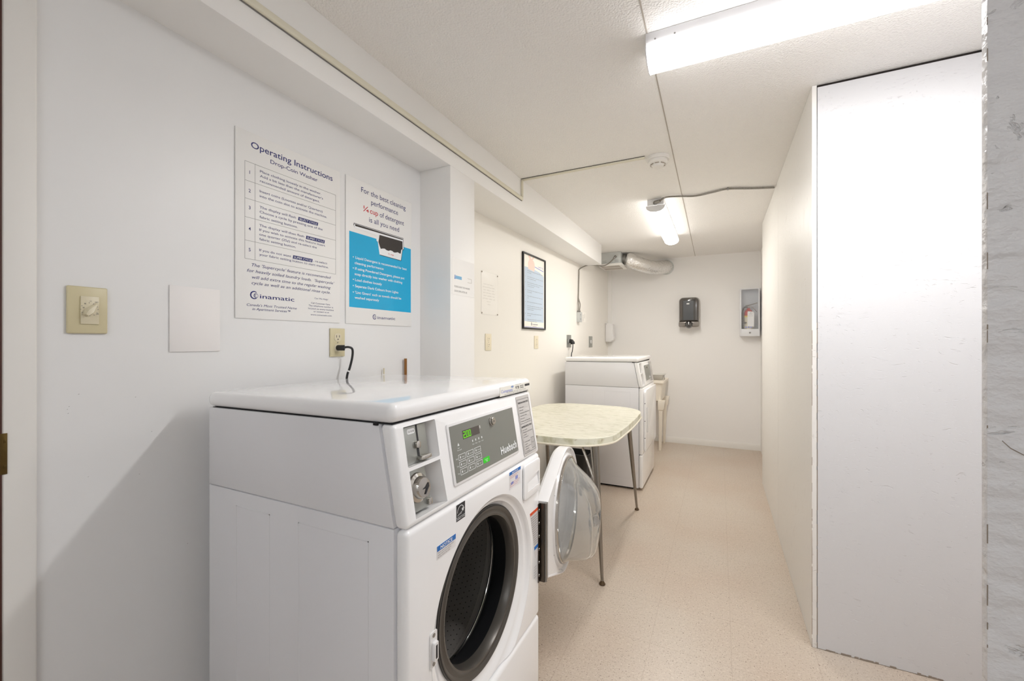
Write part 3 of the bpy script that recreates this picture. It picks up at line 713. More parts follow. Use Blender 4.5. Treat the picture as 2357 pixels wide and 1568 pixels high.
pts, R = ribbed([(-1.045, 4.785, 2.166), (-1.075, 4.765, 2.13), (-1.115, 4.735, 2.085), (-1.155, 4.66, 2.052), (-1.20, 4.53, 2.040), (-1.24, 4.43, 2.030), (-1.275, 4.345, 2.006), (fw, 4.27, 1.965), (fw, 4.255, 1.925), (fw, 4.240, 1.75), (fw, 4.230, 1.64), (fw+.004, 4.220, 1.60), (farx(4.22)+.016, 4.217, 1.537)], .0055, .009, .0009)
MB().tube(pts, R, 8).build('cable', cable_m, **org(t))
MB().tube([(-1.045, 4.791, 2.172), (-1.052, 4.780, 2.160), (-1.062, 4.774, 2.146)], [.015, .012, .010], 12).build('connector', steel, **org(t))
pts, R = ribbed([(fw, 4.232, 1.665), (fw+.004, 4.242, 1.64), (fw+.012, 4.252, 1.60), (farx(4.25)+.016, 4.251, 1.537)], .0055, .009, .0009)
MB().tube(pts, R, 8).build('branch_cable', cable_m, **org(t))

# ------------------------------------------------------------ back wall things
t = thing('soap_dispenser', (-1.236, 5.36, 1.33), 'small white soap dispenser high on the left beside the laundry tub corner', 'soap dispenser')
pr = [(0, 1.215), (0, 1.449), (.020, 1.446), (.088, 1.434), (.093, 1.40), (.091, 1.33), (.096, 1.285), (.105, 1.262), (.098, 1.235), (.072, 1.222), (.060, 1.212)]
m = MB(); m.prism(pr, lambda u, v, k: (farx(5.36)+.002+u, 5.305+.11*k, v)); m.build('body', white_plastic, bevel=.004, seg=2, **org(t))
MB().tube([(farx(5.36)+.094, 5.33, 1.245), (farx(5.36)+.094, 5.39, 1.245)], .010, 12).build('push_lever', white_plastic, **org(t))
MB().lathe([(.004, 5.3045), (.004, 5.3025)], (farx(5.36)+.014, 0, 1.437), 'Y', 8, 0, True, True).build('screw', grime_m, **org(t))

t = thing('towel_dispenser', (-.3185, YB, 1.56), 'smoked grey paper towel dispenser on the middle of the back wall', 'towel dispenser')
X0, X1, Z0, Z1, YF = -.431, -.206, 1.386, 1.735, 5.325
def yprism(poly, y0, y1): m = MB(); m.prism([(u, v) for u, v in poly], lambda u, v, k: (u, (y1, y0)[k], v)); return m
outer = []
for u, v in rrect(X0, Z0, X1, Z1, .045, 7): outer.append((u, v if v > 1.5 else v))
yprism(outer, 5.40, YB-.0005).build('back_plate', smoke_rim, bevel=.003, **org(t))
m = MB(); base = [(X1-.006, 1.446)]
for cx_, a0_ in ((X1-.052, 0), (X0+.052, 90)):
    for k in range(9): a_2 = math.radians(a0_+90*k/8); base.append((cx_+.046*math.cos(a_2), Z1-.052+.046*math.sin(a_2)))
base.append((X0+.006, 1.446))
def ins(p, d, s=1): cx, cz = (X0+X1)/2, 1.588; return [(cx+(u-cx)*(1-d/.11), cz+(v-cz)*(1-d/.16)) for u, v in p]
m.loft([[(u, 5.40, v) for u, v in base], [(u, 5.355, v) for u, v in base], [(u, 5.335, v) for u, v in ins(base, .008)], [(u, YF, v) for u, v in ins(base, .022)]], 0, True, True, True)
m.build('smoked_cover', smoke_cover, **org(t))
yprism(rrect(X0+.042, 1.458, X1-.040, 1.705, .016, 5), YF-.003, YF+.0005).build('window', smoke_plastic, bevel=.0015, **org(t))
yprism(rect((X0+.052, 1.466), (X1-.062, 1.690)), YF-.0045, YF-.0025).build('roll_shadow', roll_grey, **org(t))
m = yprism(rrect(X0+.003, Z0+.002, X1-.003, 1.447, .014, 4), 5.322, 5.40); m.build('lower_housing', smoke_low, bevel=.006, **org(t))
m = MB(); m.lathe([(0, 5.285), (.030, 5.292), (.040, 5.310), (.042, 5.334)], (-.3185, 0, 1.411), 'Y', 24); m.build('feed_knob', smoke_plastic, **org(t))
yprism([(-.365, 1.425), (-.272, 1.425), (-.285, 1.442), (-.352, 1.442)], 5.3195, 5.3225).build('knob_recess', black_plastic, **org(t))
yprism(rrect(-.343, 1.648, -.312, 1.661, .005, 3), YF-.0055, YF-.0044).build('badge', white_ink, **org(t))
MB().lathe([(.004, YF-.0042), (.004, YF-.003)], (-.276, 0, 1.497), 'Y', 10, 0, True, True).build('window_glint', white_ink, **org(t))

t = thing('extinguisher_cabinet', (.30, YB, 1.27), 'white fire extinguisher cabinet on the right end of the back wall', 'extinguisher cabinet')
x0, x1, z0, z1, yf = .206, .396, 1.276, 1.800, 5.337
m = MB(); th = .004
m.box((x0, yf+.006, z0), (x0+th, YB-.001, z1)).box((x1-th, yf+.006, z0), (x1, YB-.001, z1)).box((x0+th, yf+.006, z1-th), (x1-th, YB-.001, z1)).box((x0+th, yf+.006, z0), (x1-th, YB-.001, z0+th))
m.build('casing', cabinet_white, bevel=.0008, **org(t))
MB().box((x0+th, YB-.006, z0+th), (x1-th, YB-.001, z1-th)).build('back_panel', cab_in, **org(t))
m = MB(); fw_ = .013
m.box((x0, yf, z0), (x0+fw_, yf+.0055, z1)).box((x1-fw_, yf, z0), (x1, yf+.0055, z1)).box((x0+fw_, yf, z1-fw_*.7), (x1-fw_, yf+.0055, z1)).box((x0+fw_, yf, z0), (x1-fw_, yf+.0055, z0+.078))
d = m.build('door_frame', cabinet_white, bevel=.0006, **org(t))
MB().box((x0+fw_-.001, yf+.0012, z0+.076), (x1-fw_+.001, yf+.0032, z1-fw_*.7+.001)).build('window_pane', pane_glass, **org(t))
MB().lathe([(.0, yf-.008), (.009, yf-.007), (.010, yf+.001)], (.301, 0, 1.314), 'Y', 14).build('lock', steel, **org(t))
t = thing('fire_extinguisher', (.297, 5.40, z0+th), 'cream labelled fire extinguisher with white tag inside the wall cabinet', 'fire extinguisher')
zb = z0+th+.0005; ex, ey = .291, 5.398
MB().lathe([(.036, zb), (.042, zb+.006), (.042, zb+.245), (.036, zb+.275), (.018, zb+.292), (.015, zb+.306)], (ex, ey, 0), 'Z', 28, 0, True, True).build('cylinder', red_m, **org(t))
MB().lathe([(.0424, zb+.01), (.0424, zb+.206)], (ex, ey, 0), 'Z', 28).build('body_label', ext_m, **org(t))
MB().lathe([(.0427, zb+.206), (.0427, zb+.222)], (ex, ey, 0), 'Z', 28).build('yellow_band', yellow_m, **org(t))
m = MB()
for k in range(3): m.box((ex-.034+.024*k, ey-.0430, zb+.085), (ex-.018+.024*k, ey-.036, zb+.103), 0)
m.box((ex-.034, ey-.0425, zb+.062), (ex+.03, ey-.032, zb+.068), 0); m.build('pictogram', lilac_ink, **org(t))
m = MB(); m.box((ex-.012, ey-.012, zb+.306), (ex+.012, ey+.012, zb+.332)); m.build('valve', steel, bevel=.002, **org(t))
m = MB(); m.tube([(ex-.03, ey, zb+.334), (ex+.02, ey-.004, zb+.342), (ex+.085, ey-.01, zb+.362)], .0055, 8).tube([(ex, ey, zb+.327), (ex+.04, ey-.004, zb+.315), (ex+.080, ey-.008, zb+.262)], .0032, 8); m.build('handle', steel, **org(t))
m = MB(); m.tube(smooth_path([(ex-.01, ey-.01, zb+.32), (ex-.045, ey-.012, zb+.312), (ex-.060, ey-.012, zb+.26), (ex-.058, ey-.014, zb+.15), (ex-.055, ey-.014, zb+.04)], 6), .0075, 10); m.build('hose', black_plastic, **org(t))
m = MB().box((ex-.058, ey-.0475, zb+.138), (ex-.02, ey-.040, zb+.150)); m.build('strap', black_plastic, **org(t))
m = MB(); m.prism([(ex-.012, zb+.262), (ex-.006, zb+.270), (ex+.044, zb+.262), (ex+.052, zb+.250), (ex+.050, zb+.098), (ex-.012, zb+.104)], lambda u, v, k: (u, ey-.0475-.0008*k, v)); m.build('inspection_tag', white_ink, **org(t))
L = MB(); fe = lambda u, v: (u, ey-.0487, v)
L.text('FIRE', fe, ex+.004, zb+.235, size=.008, width=.030); L.text('INSPECTED', fe, ex-.006, zb+.215, size=.005, width=.045); L.lathe([(.004, ey-.0488), (.004, ey-.0484)], (ex+.02, 0, zb+.253), 'Y', 10, 0, True, True)
L.build('tag_lettering', ink_grey, **org(t))

# ------------------------------------------------------------ washer / dryer
WD = .683
DS = Vector((.1706, 0, -.9853)); NS = Vector((.9853, 0, .1706))
def SL(y, s, h=0):          # point on the sloped console, s down from the lid
    p = Vector((.001, y, 1.044))+DS*s+NS*h; return (p.x, p.y, p.z)
def fsl(h): return lambda u, v: SL(u, v, h)     # lettering on slope: v is measured downwards with sign flip
def slprism(mb, poly, h0, h1, mat=0): mb.prism(poly, lambda u, v, k: SL(u, v, (h1, h0)[k]), mat); return mb
def FRT(y, z, h=0): return (.036+h, y, z)
def frprism(mb, poly, h0, h1, mat=0): mb.prism(poly, lambda u, v, k: FRT(u, v, (h0, h1)[k]), mat); return mb
def stext(mb, body, y, s, size, width=None, h=.0045, **k):
    mb.text(body, lambda u, v: SL(u, s-v, h), y, 0, size=size, width=width, **k)
def ftext(mb, body, y, z, size, width=None, h=.0006, **k):
    mb.text(body, lambda u, v: FRT(u, v, h), y, z, size=size, width=width, **k)
CY, CZ = .345, .545

def machine(kind, loc, label, cat):
    washer = kind == 'washer'
    t = thing('coin_washer' if washer else 'coin_dryer', loc, label, cat)
    P = dict(parent=t)
    XB = -.622
    # cabinet and panels
    hole = MB().lathe([(.29, .02), (.29, -.56)], (0, CY, CZ), 'X', 64, 0, True, True)
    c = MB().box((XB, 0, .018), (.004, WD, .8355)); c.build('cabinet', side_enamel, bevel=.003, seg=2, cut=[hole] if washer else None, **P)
    m = MB()
    for xa, xb in ((-.505, -.375), (-.275, -.062)):
        za, zb_ = (.09, .80)
        for q in (((xa, za), (xa+.0022, zb_)), ((xb-.0022, za), (xb, zb_)), ((xa, zb_-.0022), (xb, zb_)), ((xa, za), (xb, za+.0022))):
            m.box((q[0][0], -.0006, q[0][1]), (q[1][0], .001, q[1][1]))
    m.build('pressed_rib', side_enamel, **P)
    MB().box((XB+.03, .03, .0005), (-.03, WD-.03, .0178)).build('gap_shade_block', black_plastic, **P)  # black block gives the foot gap its dark shadow line
    MB().box((.006, .0, .018), (.036, WD, .2875)).build('lower_panel', white_enamel, bevel=.012, seg=4, **P)
    if washer:
        rings = []
        for x, r, cz in ((.045, .2655, .524), (.0355, .2645, .524), (.033, .259, .525), (.028, .2545, .526), (.0235, .248, .528), (.0225, .241, .531), (.0215, .236, .533), (.0160, .230, .536), (.0120, .222, .540), (.0105, .2145, CZ), (-.01, .2145, CZ)):
            rings.append([(x, CY+r*math.cos(2*PI*k/96), cz+r*math.sin(2*PI*k/96)) for k in range(96)])
        cut = MB().loft(rings, 0, True, True, True)
        MB().box((.006, 0, .2905), (.036, WD, .8355)).build('front_panel', white_enamel, bevel=.012, seg=4, cut=[cut], **P)
        MB().lathe([(.2140, .004), (.2140, .0150), (.2100, .0170), (.2060, .0165), (.2000, .0120), (.1950, .0120), (.1900, .0150), (.1850, .0140), (.1810, .006), (.1790, -.012)], (0, CY, CZ), 'X', 96).build('door_gasket', gasket_grey, **P)
        MB().lathe([(.2145, .0120), (.2125, .0165), (.2105, .0172)], (0, CY, CZ), 'X', 96).build('gasket_ring', rubber_dark, **P)
        MB().lathe([(.1790, -.012), (.1815, -.022), (.1840, -.034), (.1870, -.046), (.1890, -.054), (.1980, -.066), (.2030, -.070)], (0, CY, CZ), 'X', 96).build('rubber_bellows', rubber_dark, **P)
        m = MB(); prof = []
        for k in range(9): a = 2*PI*k/8; prof.append((.2055+.0016*math.cos(a), -.0745+.0016*math.sin(a)))
        m.lathe(prof, (0, CY, CZ), 'X', 96); m.build('drum_lip', lip_m, **P)
        MB().lathe([(.1945, -.0640), (.1990, -.0670), (.2035, -.0715)], (0, CY, CZ), 'X', 96).build('tub_rim', drum_front, **P)
        MB().lathe([(.2040, -.078), (.2120, -.086), (.2300, -.092), (.2500, -.100), (.2590, -.112), (.2620, -.125)], (0, CY, CZ), 'X', 96).build('drum_front', drum_front, **P)
        MB().lathe([(.2620, -.125), (.2620, -.500), (.250, -.515), (.2, -.522), (.05, -.515), (.0005, -.515)], (0, CY, CZ), 'X', 96).build('drum', drum_m, **P)
    else:
        MB().box((.006, 0, .2905), (.036, WD, .8355)).build('front_panel', white_enamel, bevel=.012, seg=4, **P)
        rec = frprism(MB(), rrect(.105, .47, .150, .66, .012), .012, .04)
        d = frprism(MB(), rrect(.052, .305, .664, .815, .03, 6), .0008, .019).build('door', white_enamel, bevel=.006, seg=3, cut=[rec], **P)
        frprism(MB(), rrect(.1055, .4705, .1495, .6595, .012), .0115, .0120).build('handle_recess', white_plastic, parent=d)
        frprism(MB(), rrect(.101, .462, .108, .668, .003), .0192, .0262).build('handle', white_plastic, parent=d, bevel=.002)
        for z in (.735, .375): frprism(MB(), rect((.6645, z-.03), (.6705, z+.03)), .0006, .016).build('hinge', ink_grey, parent=d)
        for z in (.705, .56, .42): MB().box((.043, .0508, z-.003), (.050, .0516, z+.003)).build('door_screw', ink, parent=d)
    # console
    bays = [rrect(.029, .010, .138, .0925, .003, 2), [(.031, .1005), (.137, .1005), (.143, .196), (.033, .196)]]
    cuts = [slprism(MB(), b, -.048, .02) for b in bays]
    h = MB(); h.prism([(XB, .8375), (.004, .8375), (-.036, 1.0432), (XB, 1.0384)], lambda u, v, k: (u, k*WD, v))
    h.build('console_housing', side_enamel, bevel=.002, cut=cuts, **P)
    h = MB(); h.prism([(.0055, .8375), (.036, .8375), (.001, 1.0435), (-.0345, 1.0435)], lambda u, v, k: (u, k*WD, v))
    fas = h.build('console_front', white_enamel, bevel=.011, seg=4, cut=cuts, **P)
    for b, dep in zip(bays, (.036, .044)):
        m = MB(); b2 = b if len(b) == 4 else rect((.029, .010), (.138, .0925))
        b2 = [(u+(.0006 if u < .08 else -.0006), v+(.0006 if v < (b2[0][1]+b2[2][1])/2 else -.0006)) for u, v in b2]
        front = [SL(u, v, -.0006) for u, v in b2]; u0 = b2[0][0]; back = [SL(u0+(u-u0)*.82 if u > .08 else u, v, -dep) for u, v in b2]
        m.add(front+back, [(0, 1, 5, 4), (1, 2, 6, 5), (2, 3, 7, 6), (3, 0, 4, 7), (4, 5, 6, 7)])
        m.build('coin_bay', white_plastic, parent=fas)
    co = slprism(MB(), rect((.0305, .0125), (.1140, .0915)), -.0345, -.011).build('coin_drop', steel_plate, parent=fas, bevel=.001)
    slprism(MB(), [(a_+.010, b_) for a_, b_ in [(.0700, .0125), (.0750, .0125), (.0750, .046), (.0780, .052), (.0725, .060), (.0725, .088), (.0655, .088), (.0655, .058), (.0700, .050)]], -.0112, -.0104).build('coin_slot', ink, parent=fas)
    m = MB(); slprism(m, rrect(.069, .046, .0835, .062, .006), -.0112, -.003); washer and m.build('coin_guide', chrome, parent=fas, bevel=.002)
    m = MB(); slprism(m, rrect(.071, .0785, .106, .0875, .004), -.0112, .004); washer and m.build('reject_lever', chrome, parent=fas, bevel=.002)
    if washer:
        slprism(MB(), rrect(.0510, .0175, .0755, .0285, .004), -.0112, -.0104).build('price_tag', white_ink, parent=fas)
        L = MB(); stext(L, '25\u00a2 $1.00', .0535, .0252, .004, .020, h=-.0099); L.build('price_lettering', ink_grey, parent=fas)
    cb = slprism(MB(), [(.034, .102), (.098, .102), (.104, .190), (.034, .190)], -.0425, -.015).build('coin_box', steel_plate, parent=fas, bevel=.001)
    m = MB(); rr = []
    for r, hh in ((.0315, -.0148), (.0300, -.011), (.0235, -.008), (.0222, .001), (.020, .004), (.0005, .0055)):
        rr.append([SL(.0660+r*math.cos(-2*PI*k/28), .1425+r*math.sin(-2*PI*k/28), hh) for k in range(28)])
    m.loft(rr, 0, True, True); washer and m.build('box_lock', chrome, parent=fas)
    if washer:
        slprism(MB(), [(.0585, .1445), (.0790, .1350), (.0790, .1430), (.0660, .1560), (.0630, .1560), (.0690, .1450)], .0053, .0062).build('key_hole', ink, parent=fas)
        slprism(MB(), rrect(.090, .173, .102, .187, .004), -.0152, -.008).build('latch_pin', chrome, parent=fas, bevel=.001)
    # lid
    MB().prism([(XB-.004, 1.0400), (.0035, 1.0450), (.0035, 1.0865), (XB-.004, 1.0790)], lambda u, v, k: (u, -.004+k*(WD+.008), v)).build('lid', white_enamel, bevel=.017, seg=6, **P)
    MB().prism([(XB+.01, 1.0386), (-.004, 1.0436), (-.004, 1.0449), (XB+.01, 1.0399)], lambda u, v, k: (u, .004+k*(WD-.008), v)).build('lid_gasket', ink, **P)
    MB().box((-.047, -.0035, 1.0405), (-.036, .001, 1.0458)).build('lid_clip', black_plastic, **P)
    # control panel
    if washer: a, b = (.174, .527), (.030, .175)
    else: a, b = (.215, .50), (.030, .175)
    pf = slprism(MB(), rrect(a[0], b[0], a[1], b[1], .006), -.0008, .0028).build('control_panel', white_plastic, bevel=.0012, **P)
    slprism(MB(), rrect(a[0]+.008, b[0]+.0068, a[1]-.005, b[1]-.0062, .002), .0026, .0036).build('overlay', grey_panel, parent=pf)
    lx = .383 if washer else a[0]+.5*(a[1]-a[0])
    m = MB(); rr = []
    for r, hh in ((.0125, .0036), (.0125, .0065), (.0105, .0075), (.0105, .012), (.0095, .013), (.0005, .013)):
        rr.append([SL(lx+r*math.cos(-2*PI*k/22), .056+r*math.sin(-2*PI*k/22), hh) for k in range(22)])
    m.loft(rr, 0, True); m.build('key_lock', chrome, parent=pf)
    L = MB(); stext(L, 'o', lx-.0035, .059, .008, .007, h=.0134, bold=.01); L.build('lock_face', ink_grey, parent=pf)
    L = MB(); wb = (.414, .102) if washer else (a[1]-.095, .080)
    stext(L, 'Huebsch', wb[0]-.003, .1560, .0215, wb[1], bold=.026, spacing=1.08); L.build('brand_lettering', white_ink, parent=pf)
    if washer:
        slprism(MB(), rect((.2340, .0555), (.3140, .0765)), .0034, .0041).build('display', display_m, parent=pf)
        L = MB()
        segs = {'2': 'abged', '0': 'abcdef', '.': ''}
        def digit(x, s0, ch):
            w_, hh, tk = .0095, .0165, .0019
            S = {'a': ((0, 0), (w_, tk)), 'd': ((0, hh-tk), (w_, hh)), 'g': ((0, hh/2-tk/2), (w_, hh/2+tk/2)), 'f': ((0, 0), (tk, hh/2)), 'b': ((w_-tk, 0), (w_, hh/2)), 'e': ((0, hh/2), (tk, hh)), 'c': ((w_-tk, hh/2), (w_, hh))}
            for s_ in segs[ch]:
                (p, q), (r_, z_) = S[s_]; slprism(L, rect((x+p, s0+q), (x+r_, s0+z_)), .0041, .0046)
        digit(.2360, .0580, '2'); digit(.2490, .0580, '0'); digit(.2615, .0580, '0')
        slprism(L, rect((.2462, .0725), (.2480, .0745)), .0041, .0046)
        L.build('display_digit', green_led, parent=pf)
        slprism(MB(), rrect(.3160, .0565, .3215, .0645, .0024), .0036, .0039).build('sensor_dot', label_grey, parent=pf)
        K = MB(); words = [['Heavy', 'Normal', 'Delicate'], ['Heavy', 'Perm', 'Wool'], ['Hot', 'Warm', 'Cold']]
        L = MB()
        for r_ in range(3):
            for c_ in range(3):
                x = .2030+.0365*c_; s0 = .1080+.0172*r_ 
                x1_ = x+.0315; s1 = s0+.0135; tk = .0009
                for q in ((x, s0, x1_, s0+tk), (x, s1-tk, x1_, s1), (x, s0, x+tk, s1), (x1_-tk, s0, x1_, s1)): slprism(K, rect(q[:2], q[2:]), .0036, .0040)
                stext(L, words[r_][c_], x+.0135, s0+.0085, .0032, .0021*len(words[r_][c_])+.001)
                slprism(L, rrect(x+.0065, s0+.0040, x+.0100, s0+.0095, .0015), .0036, .0039)
        for i, wd_ in enumerate(('Wash', 'Rinse', 'Spin', 'Lock')):
            x = .2700+.0155*i; stext(L, wd_, x, .0980, .0032, .0095); slprism(L, rrect(x+.003, .0855, x+.0065, .0910, .0015), .0036, .0039)
        stext(L, 'Start', .204, .0935, .0032, .009); stext(L, 'Pre-wash', .2020, .0985, .0032, .018); slprism(L, [(.206, .087), (.210, .080), (.214, .087)], .0036, .0039)
        for i in range(3): stext(L, ('Soil', 'Type', 'Temp')[i], .1905, .1170+.0172*i, .0034, .0085)
        stext(L, 'COM', .512, .1670, .0022, .006)
        K.build('key_outline', white_ink, parent=pf); L.build('key_lettering', white_ink, parent=pf)
        slprism(MB(), rrect(.3120, .1425, .3445, .1560, .002), .0034, .0042).build('start_key', green_key, parent=pf)
        L = MB(); stext(L, 'START', .3200, .1500, .0036, .016, h=.0046); slprism(L, [(.3260, .1515), (.3320, .1515), (.3290, .1545)], .0042, .0046); L.build('start_lettering', white_ink, parent=pf)
    # instruction label on console right
    lb = slprism(MB(), [(u, v) for u, v in ((.562, .010), (.655, .010), (.668, .196), (.568, .196))] if False else rrect(.562, .010, .660, .198, .004), .0002, .0012).build('instruction_label', label_grey, **P)
    L = MB()
    for q in ((.567, .020, .655, .0208), (.567, .0970, .655, .0978), (.567, .1902, .655, .191), (.567, .020, .5678, .191), (.6542, .020, .655, .191)): slprism(L, rect(q[:2], q[2:]), .0011, .0016)
    stext(L, 'OPERATING INSTRUCTIONS', .571, .0340, .0055, .078, h=.0016, bold=.02)
    stext(L, 'DISPENSER INSTRUCTIONS', .571, .1110, .0055, .078, h=.0016, bold=.02)
    for i, (b_, wd_) in enumerate((('Add laundry', .035), ('Close door', .028), ('Add detergent and fabric softener', .074), ('Select fabric setting', .048), ('Insert coins', .030), ('Press start key to begin cycle', .070))):
        stext(L, b_, .575, .0480+.0088*i, .0036, wd_, h=.0016)
    for i, (b_, wd_) in enumerate((('Open dispenser', .036), ('Add detergent to large compartment', .074), ('as needed', .025), ('Close dispenser', .038), ('', .01), ('1. Powder detergent', .046), ('or liquid', .022), ('2. Fabric softener', .048), ('3. Bleach', .028), ('4. Prewash', .032))):
        if b_: stext(L, b_, .575, .1200+.0075*i, .0034, wd_, h=.0016)
    for q in ((.628, .150, .648, .1508), (.628, .184, .648, .1848), (.628, .150, .6286, .184), (.6474, .150, .648, .184), (.628, .166, .648, .1666), (.638, .150, .6386, .184)): slprism(L, rect(q[:2], q[2:]), .0011, .0016)
    L.build('label_lettering', ink if washer else ink_grey, parent=lb)
    if washer:
        # asset sticker on the lid front
        st = MB().box((.0036, .455, 1.0475), (.0041, .681, 1.0755)).build('asset_sticker', M('sticker_white', (240, 238, 230), .3), **P)
        f_ = lambda u, v: (.0044, u, v)
        L = MB(); L.text('978 322', f_, .560, 1.0600, size=.0100, width=.062, bold=.012); L.text('PROPERTY OF', f_, .560, 1.0735, size=.0016, width=.04)
        for i in range(26): L.box((.0041, .632+.0015*i, 1.0630), (.0044, .632+.0015*i+.0004+.0005*random.random(), 1.0705))
        for z, x0_, x1_ in ((1.0545, .50, .640), (1.0495, .485, .655)): L.text('For service please call the number shown or visit our site', f_, x0_, z, size=.0026, width=x1_-x0_)
        L.build('sticker_lettering', ink, parent=st)
        L = MB(); L.text('Coinamatic', f_, .462, 1.0570, size=.0100, width=.080, bold=.006)
        L.build('sticker_logo', lilac_ink, parent=st)
        L = MB()
        for i in range(3): L.prism([(.528+.005*i, 1.0700-.001*i), (.538+.005*i, 1.0745-.001*i), (.538+.005*i, 1.0730-.001*i), (.530+.005*i, 1.0685-.001*i)], lambda u, v, k: (.0041+.0003*k, u, v))
        L.build('sticker_mark', blue_ink, parent=st)
        # stickers on the front panel
        s1 = frprism(MB(), rect((.099, .737), (.172, .766)), .0001, .0005).build('notice_sticker', M('sticker_paper', (226, 224, 224), .4), **P)
        L = MB(); frprism(L, rect((.100, .7545), (.172, .766)), .0005, .0008); L.build('sticker_header', blue_ink, parent=s1)
        L = MB(); ftext(L, 'NOTICE', .112, .7565, .0075, .046, h=.0011, bold=.02); L.build('header_lettering', white_ink, parent=s1)
        L = MB()
        for i, (b_, wd_) in enumerate((('Please leave the washer door', .062), ('open when not in use to', .050), ('let the drum dry fully', .046))): ftext(L, b_, .103, .7495-.0048*i, .0028, wd_, h=.0008)
        L.build('sticker_lettering', ink_grey, parent=s1)
        s1 = frprism(MB(), rect((.1755, .7905), (.2125, .829)), .0001, .0005).build('energy_sticker', ink, **P)
        L = MB(); f_ = lambda u, v: FRT(.194+u*.0148, .812+v*.0148, .0008)
        v_ = []; fs = []
        for k in range(21):
            a_2 = math.radians(10+170*k/20)
            for r in (1.0, .9): v_.append(f_(r*math.cos(a_2)-.05, r*math.sin(a_2)*1.02-.15))
        L.add(v_, [(2*k, 2*k+1, 2*k+3, 2*k+2) for k in range(20)])
        star = []
        for k in range(10):
            a_2 = math.radians(90+36*k); r = .42 if k % 2 == 0 else .18; star.append(f_(.55+r*math.cos(a_2), .05+r*math.sin(a_2)))
        L.add(star, [tuple(range(10))])
        L.text('energy', lambda u, v: f_(u, v+u*.25), -.95, -.45, size=.32, width=1.3, shear=.3)
        ftext(L, 'ENERGY STAR', .1775, .7935, .0036, .033, h=.0008)
        frprism(L, rect((.1755, .7985), (.2125, .7990)), .0005, .0008)
        L.build('energy_mark', white_ink, parent=s1)
        s1 = frprism(MB(), rect((.4525, .778), (.530, .829)), .0001, .0005).build('service_sticker', M('sticker_paper_2', (228, 226, 228), .4), **P)
        L = MB(); frprism(L, rect((.4525, .8195), (.530, .829)), .0005, .0008); L.build('sticker_header', blue_ink, parent=s1)
        L = MB(); ftext(L, 'NOTICE', .470, .8212, .0058, .040, h=.0011, bold=.02); L.build('header_lettering', white_ink, parent=s1)
        L = MB(); frprism(L, rect((.493, .798), (.509, .808)), .0005, .0008, 0); frprism(L, [(.462, .790), (.480, .792), (.478, .798), (.464, .797)], .0005, .0008, 0)
        L.build('sticker_picture', lilac_ink, parent=s1)
        L = MB()
        for i, wd_ in enumerate((.055, .045, 0, 0, .065, .06, .05)):
            if wd_: ftext(L, 'Use the proper soap only', .457, .8145-.0050*i, .0026, wd_, h=.0008)
        L.build('sticker_lettering', red_ink, parent=s1)
        s1 = frprism(MB(), [(.602, .655), (.667, .655), (.670, .494), (.646, .494)], .0001, .0005).build('warning_sticker', M('sticker_paper_3', (214, 210, 208), .4), **P)
        L = MB(); frprism(L, [(.602, .655), (.667, .655), (.667, .645), (.6045, .645)], .0005, .0008); L.build('sticker_header', orange_ink, parent=s1)
        L = MB(); frprism(L, [(.6365, .532), (.668, .532), (.668, .521), (.6385, .521)], .0005, .0008); L.build('sticker_footer', blue_ink, parent=s1)
        L = MB()
        for i in range(13):
            z_ = .634-.0078*i; x_ = .610+.0022*i; ftext(L, 'Keep children and pets away', x_, z_, .0034, .662-x_, h=.0008, bold=.01)
        L.build('sticker_lettering', ink, parent=s1)
        L = MB()
        for i in range(5): ftext(L, 'WARNING', .636, .462-.0085*i, .0036, .020, h=.0004)
        L.build('printed_note', ink_grey, **P)
        # dispenser drawer
        poc = MB(); poc.prism([(.570, .737), (.6625, .737), (.6625, .782), (.640, .7795), (.610, .7770), (.570, .766)], lambda u, v, k: FRT(u, v, (.001, .02)[k]))
        dr_ = frprism(MB(), rrect(.5445, .714, .672, .8235, .012, 5), .0008, .0075).build('dispenser_drawer', white_enamel, bevel=.003, seg=3, cut=[poc], **P)
        m = MB(); m.add([FRT(.571, .738, .0055), FRT(.6615, .738, .0055), FRT(.6615, .7765, -.006), FRT(.571, .7645, -.006)], [(0, 1, 2, 3)]); 
        m = MB(); m.prism([(.571, .738), (.6615, .738), (.6615, .766), (.571, .759)], lambda u, v, k: FRT(u, v, .0012+.0045*k*(1-(v-.738)/.03))); m.build('finger_scoop', white_enamel, parent=dr_)
        # door latch keeper
        lk = frprism(MB(), rrect(.074, .516, .098, .592, .004), .0002, .0022).build('latch_keeper', white_plastic, **P)
        frprism(MB(), rrect(.079, .532, .093, .572, .003), .0021, .010).build('latch_slot_block', white_plastic, parent=lk, bevel=.001)
        frprism(MB(), rect((.083, .538), (.0885, .566)), .0100, .0106).build('latch_slot', ink, parent=lk)
        for z_ in (.584, .523): MB().lathe([(.0045, .0382), (.0045, .0392)], (0, .086, z_), 'X', 10, 0, True, True).build('latch_screw', steel, parent=lk)
        # ---- open door
        ang = math.radians(-6.5); pin = Vector((.056, .6935, 0)); dd = Vector((math.sin(ang), math.cos(ang), 0)); nn = Vector((math.cos(ang), -math.sin(ang), 0))
        def DP(a__, z_, h_): p = pin+dd*a__+nn*h_; return (p.x, p.y, z_)
        ca, cz, R_ = .322, .530, .243
        hullp = []; N_ = 96
        import itertools
        ptsh = [(ca+R_*math.cos(2*PI*k/180), cz+R_*math.sin(2*PI*k/180)) for k in range(180)]+[(.012, .402), (.012, .662)]
        def hull(pts):
            pts = sorted(set(pts))
            def half(ps):
                o_ = []
                for p in ps:
                    while len(o_) > 1 and (o_[-1][0]-o_[-2][0])*(p[1]-o_[-2][1])-(o_[-1][1]-o_[-2][1])*(p[0]-o_[-2][0]) <= 0: o_.pop()
                    o_.append(p)
                return o_[:-1]
            return half(pts)+half(pts[::-1])
        hp = hull(ptsh)
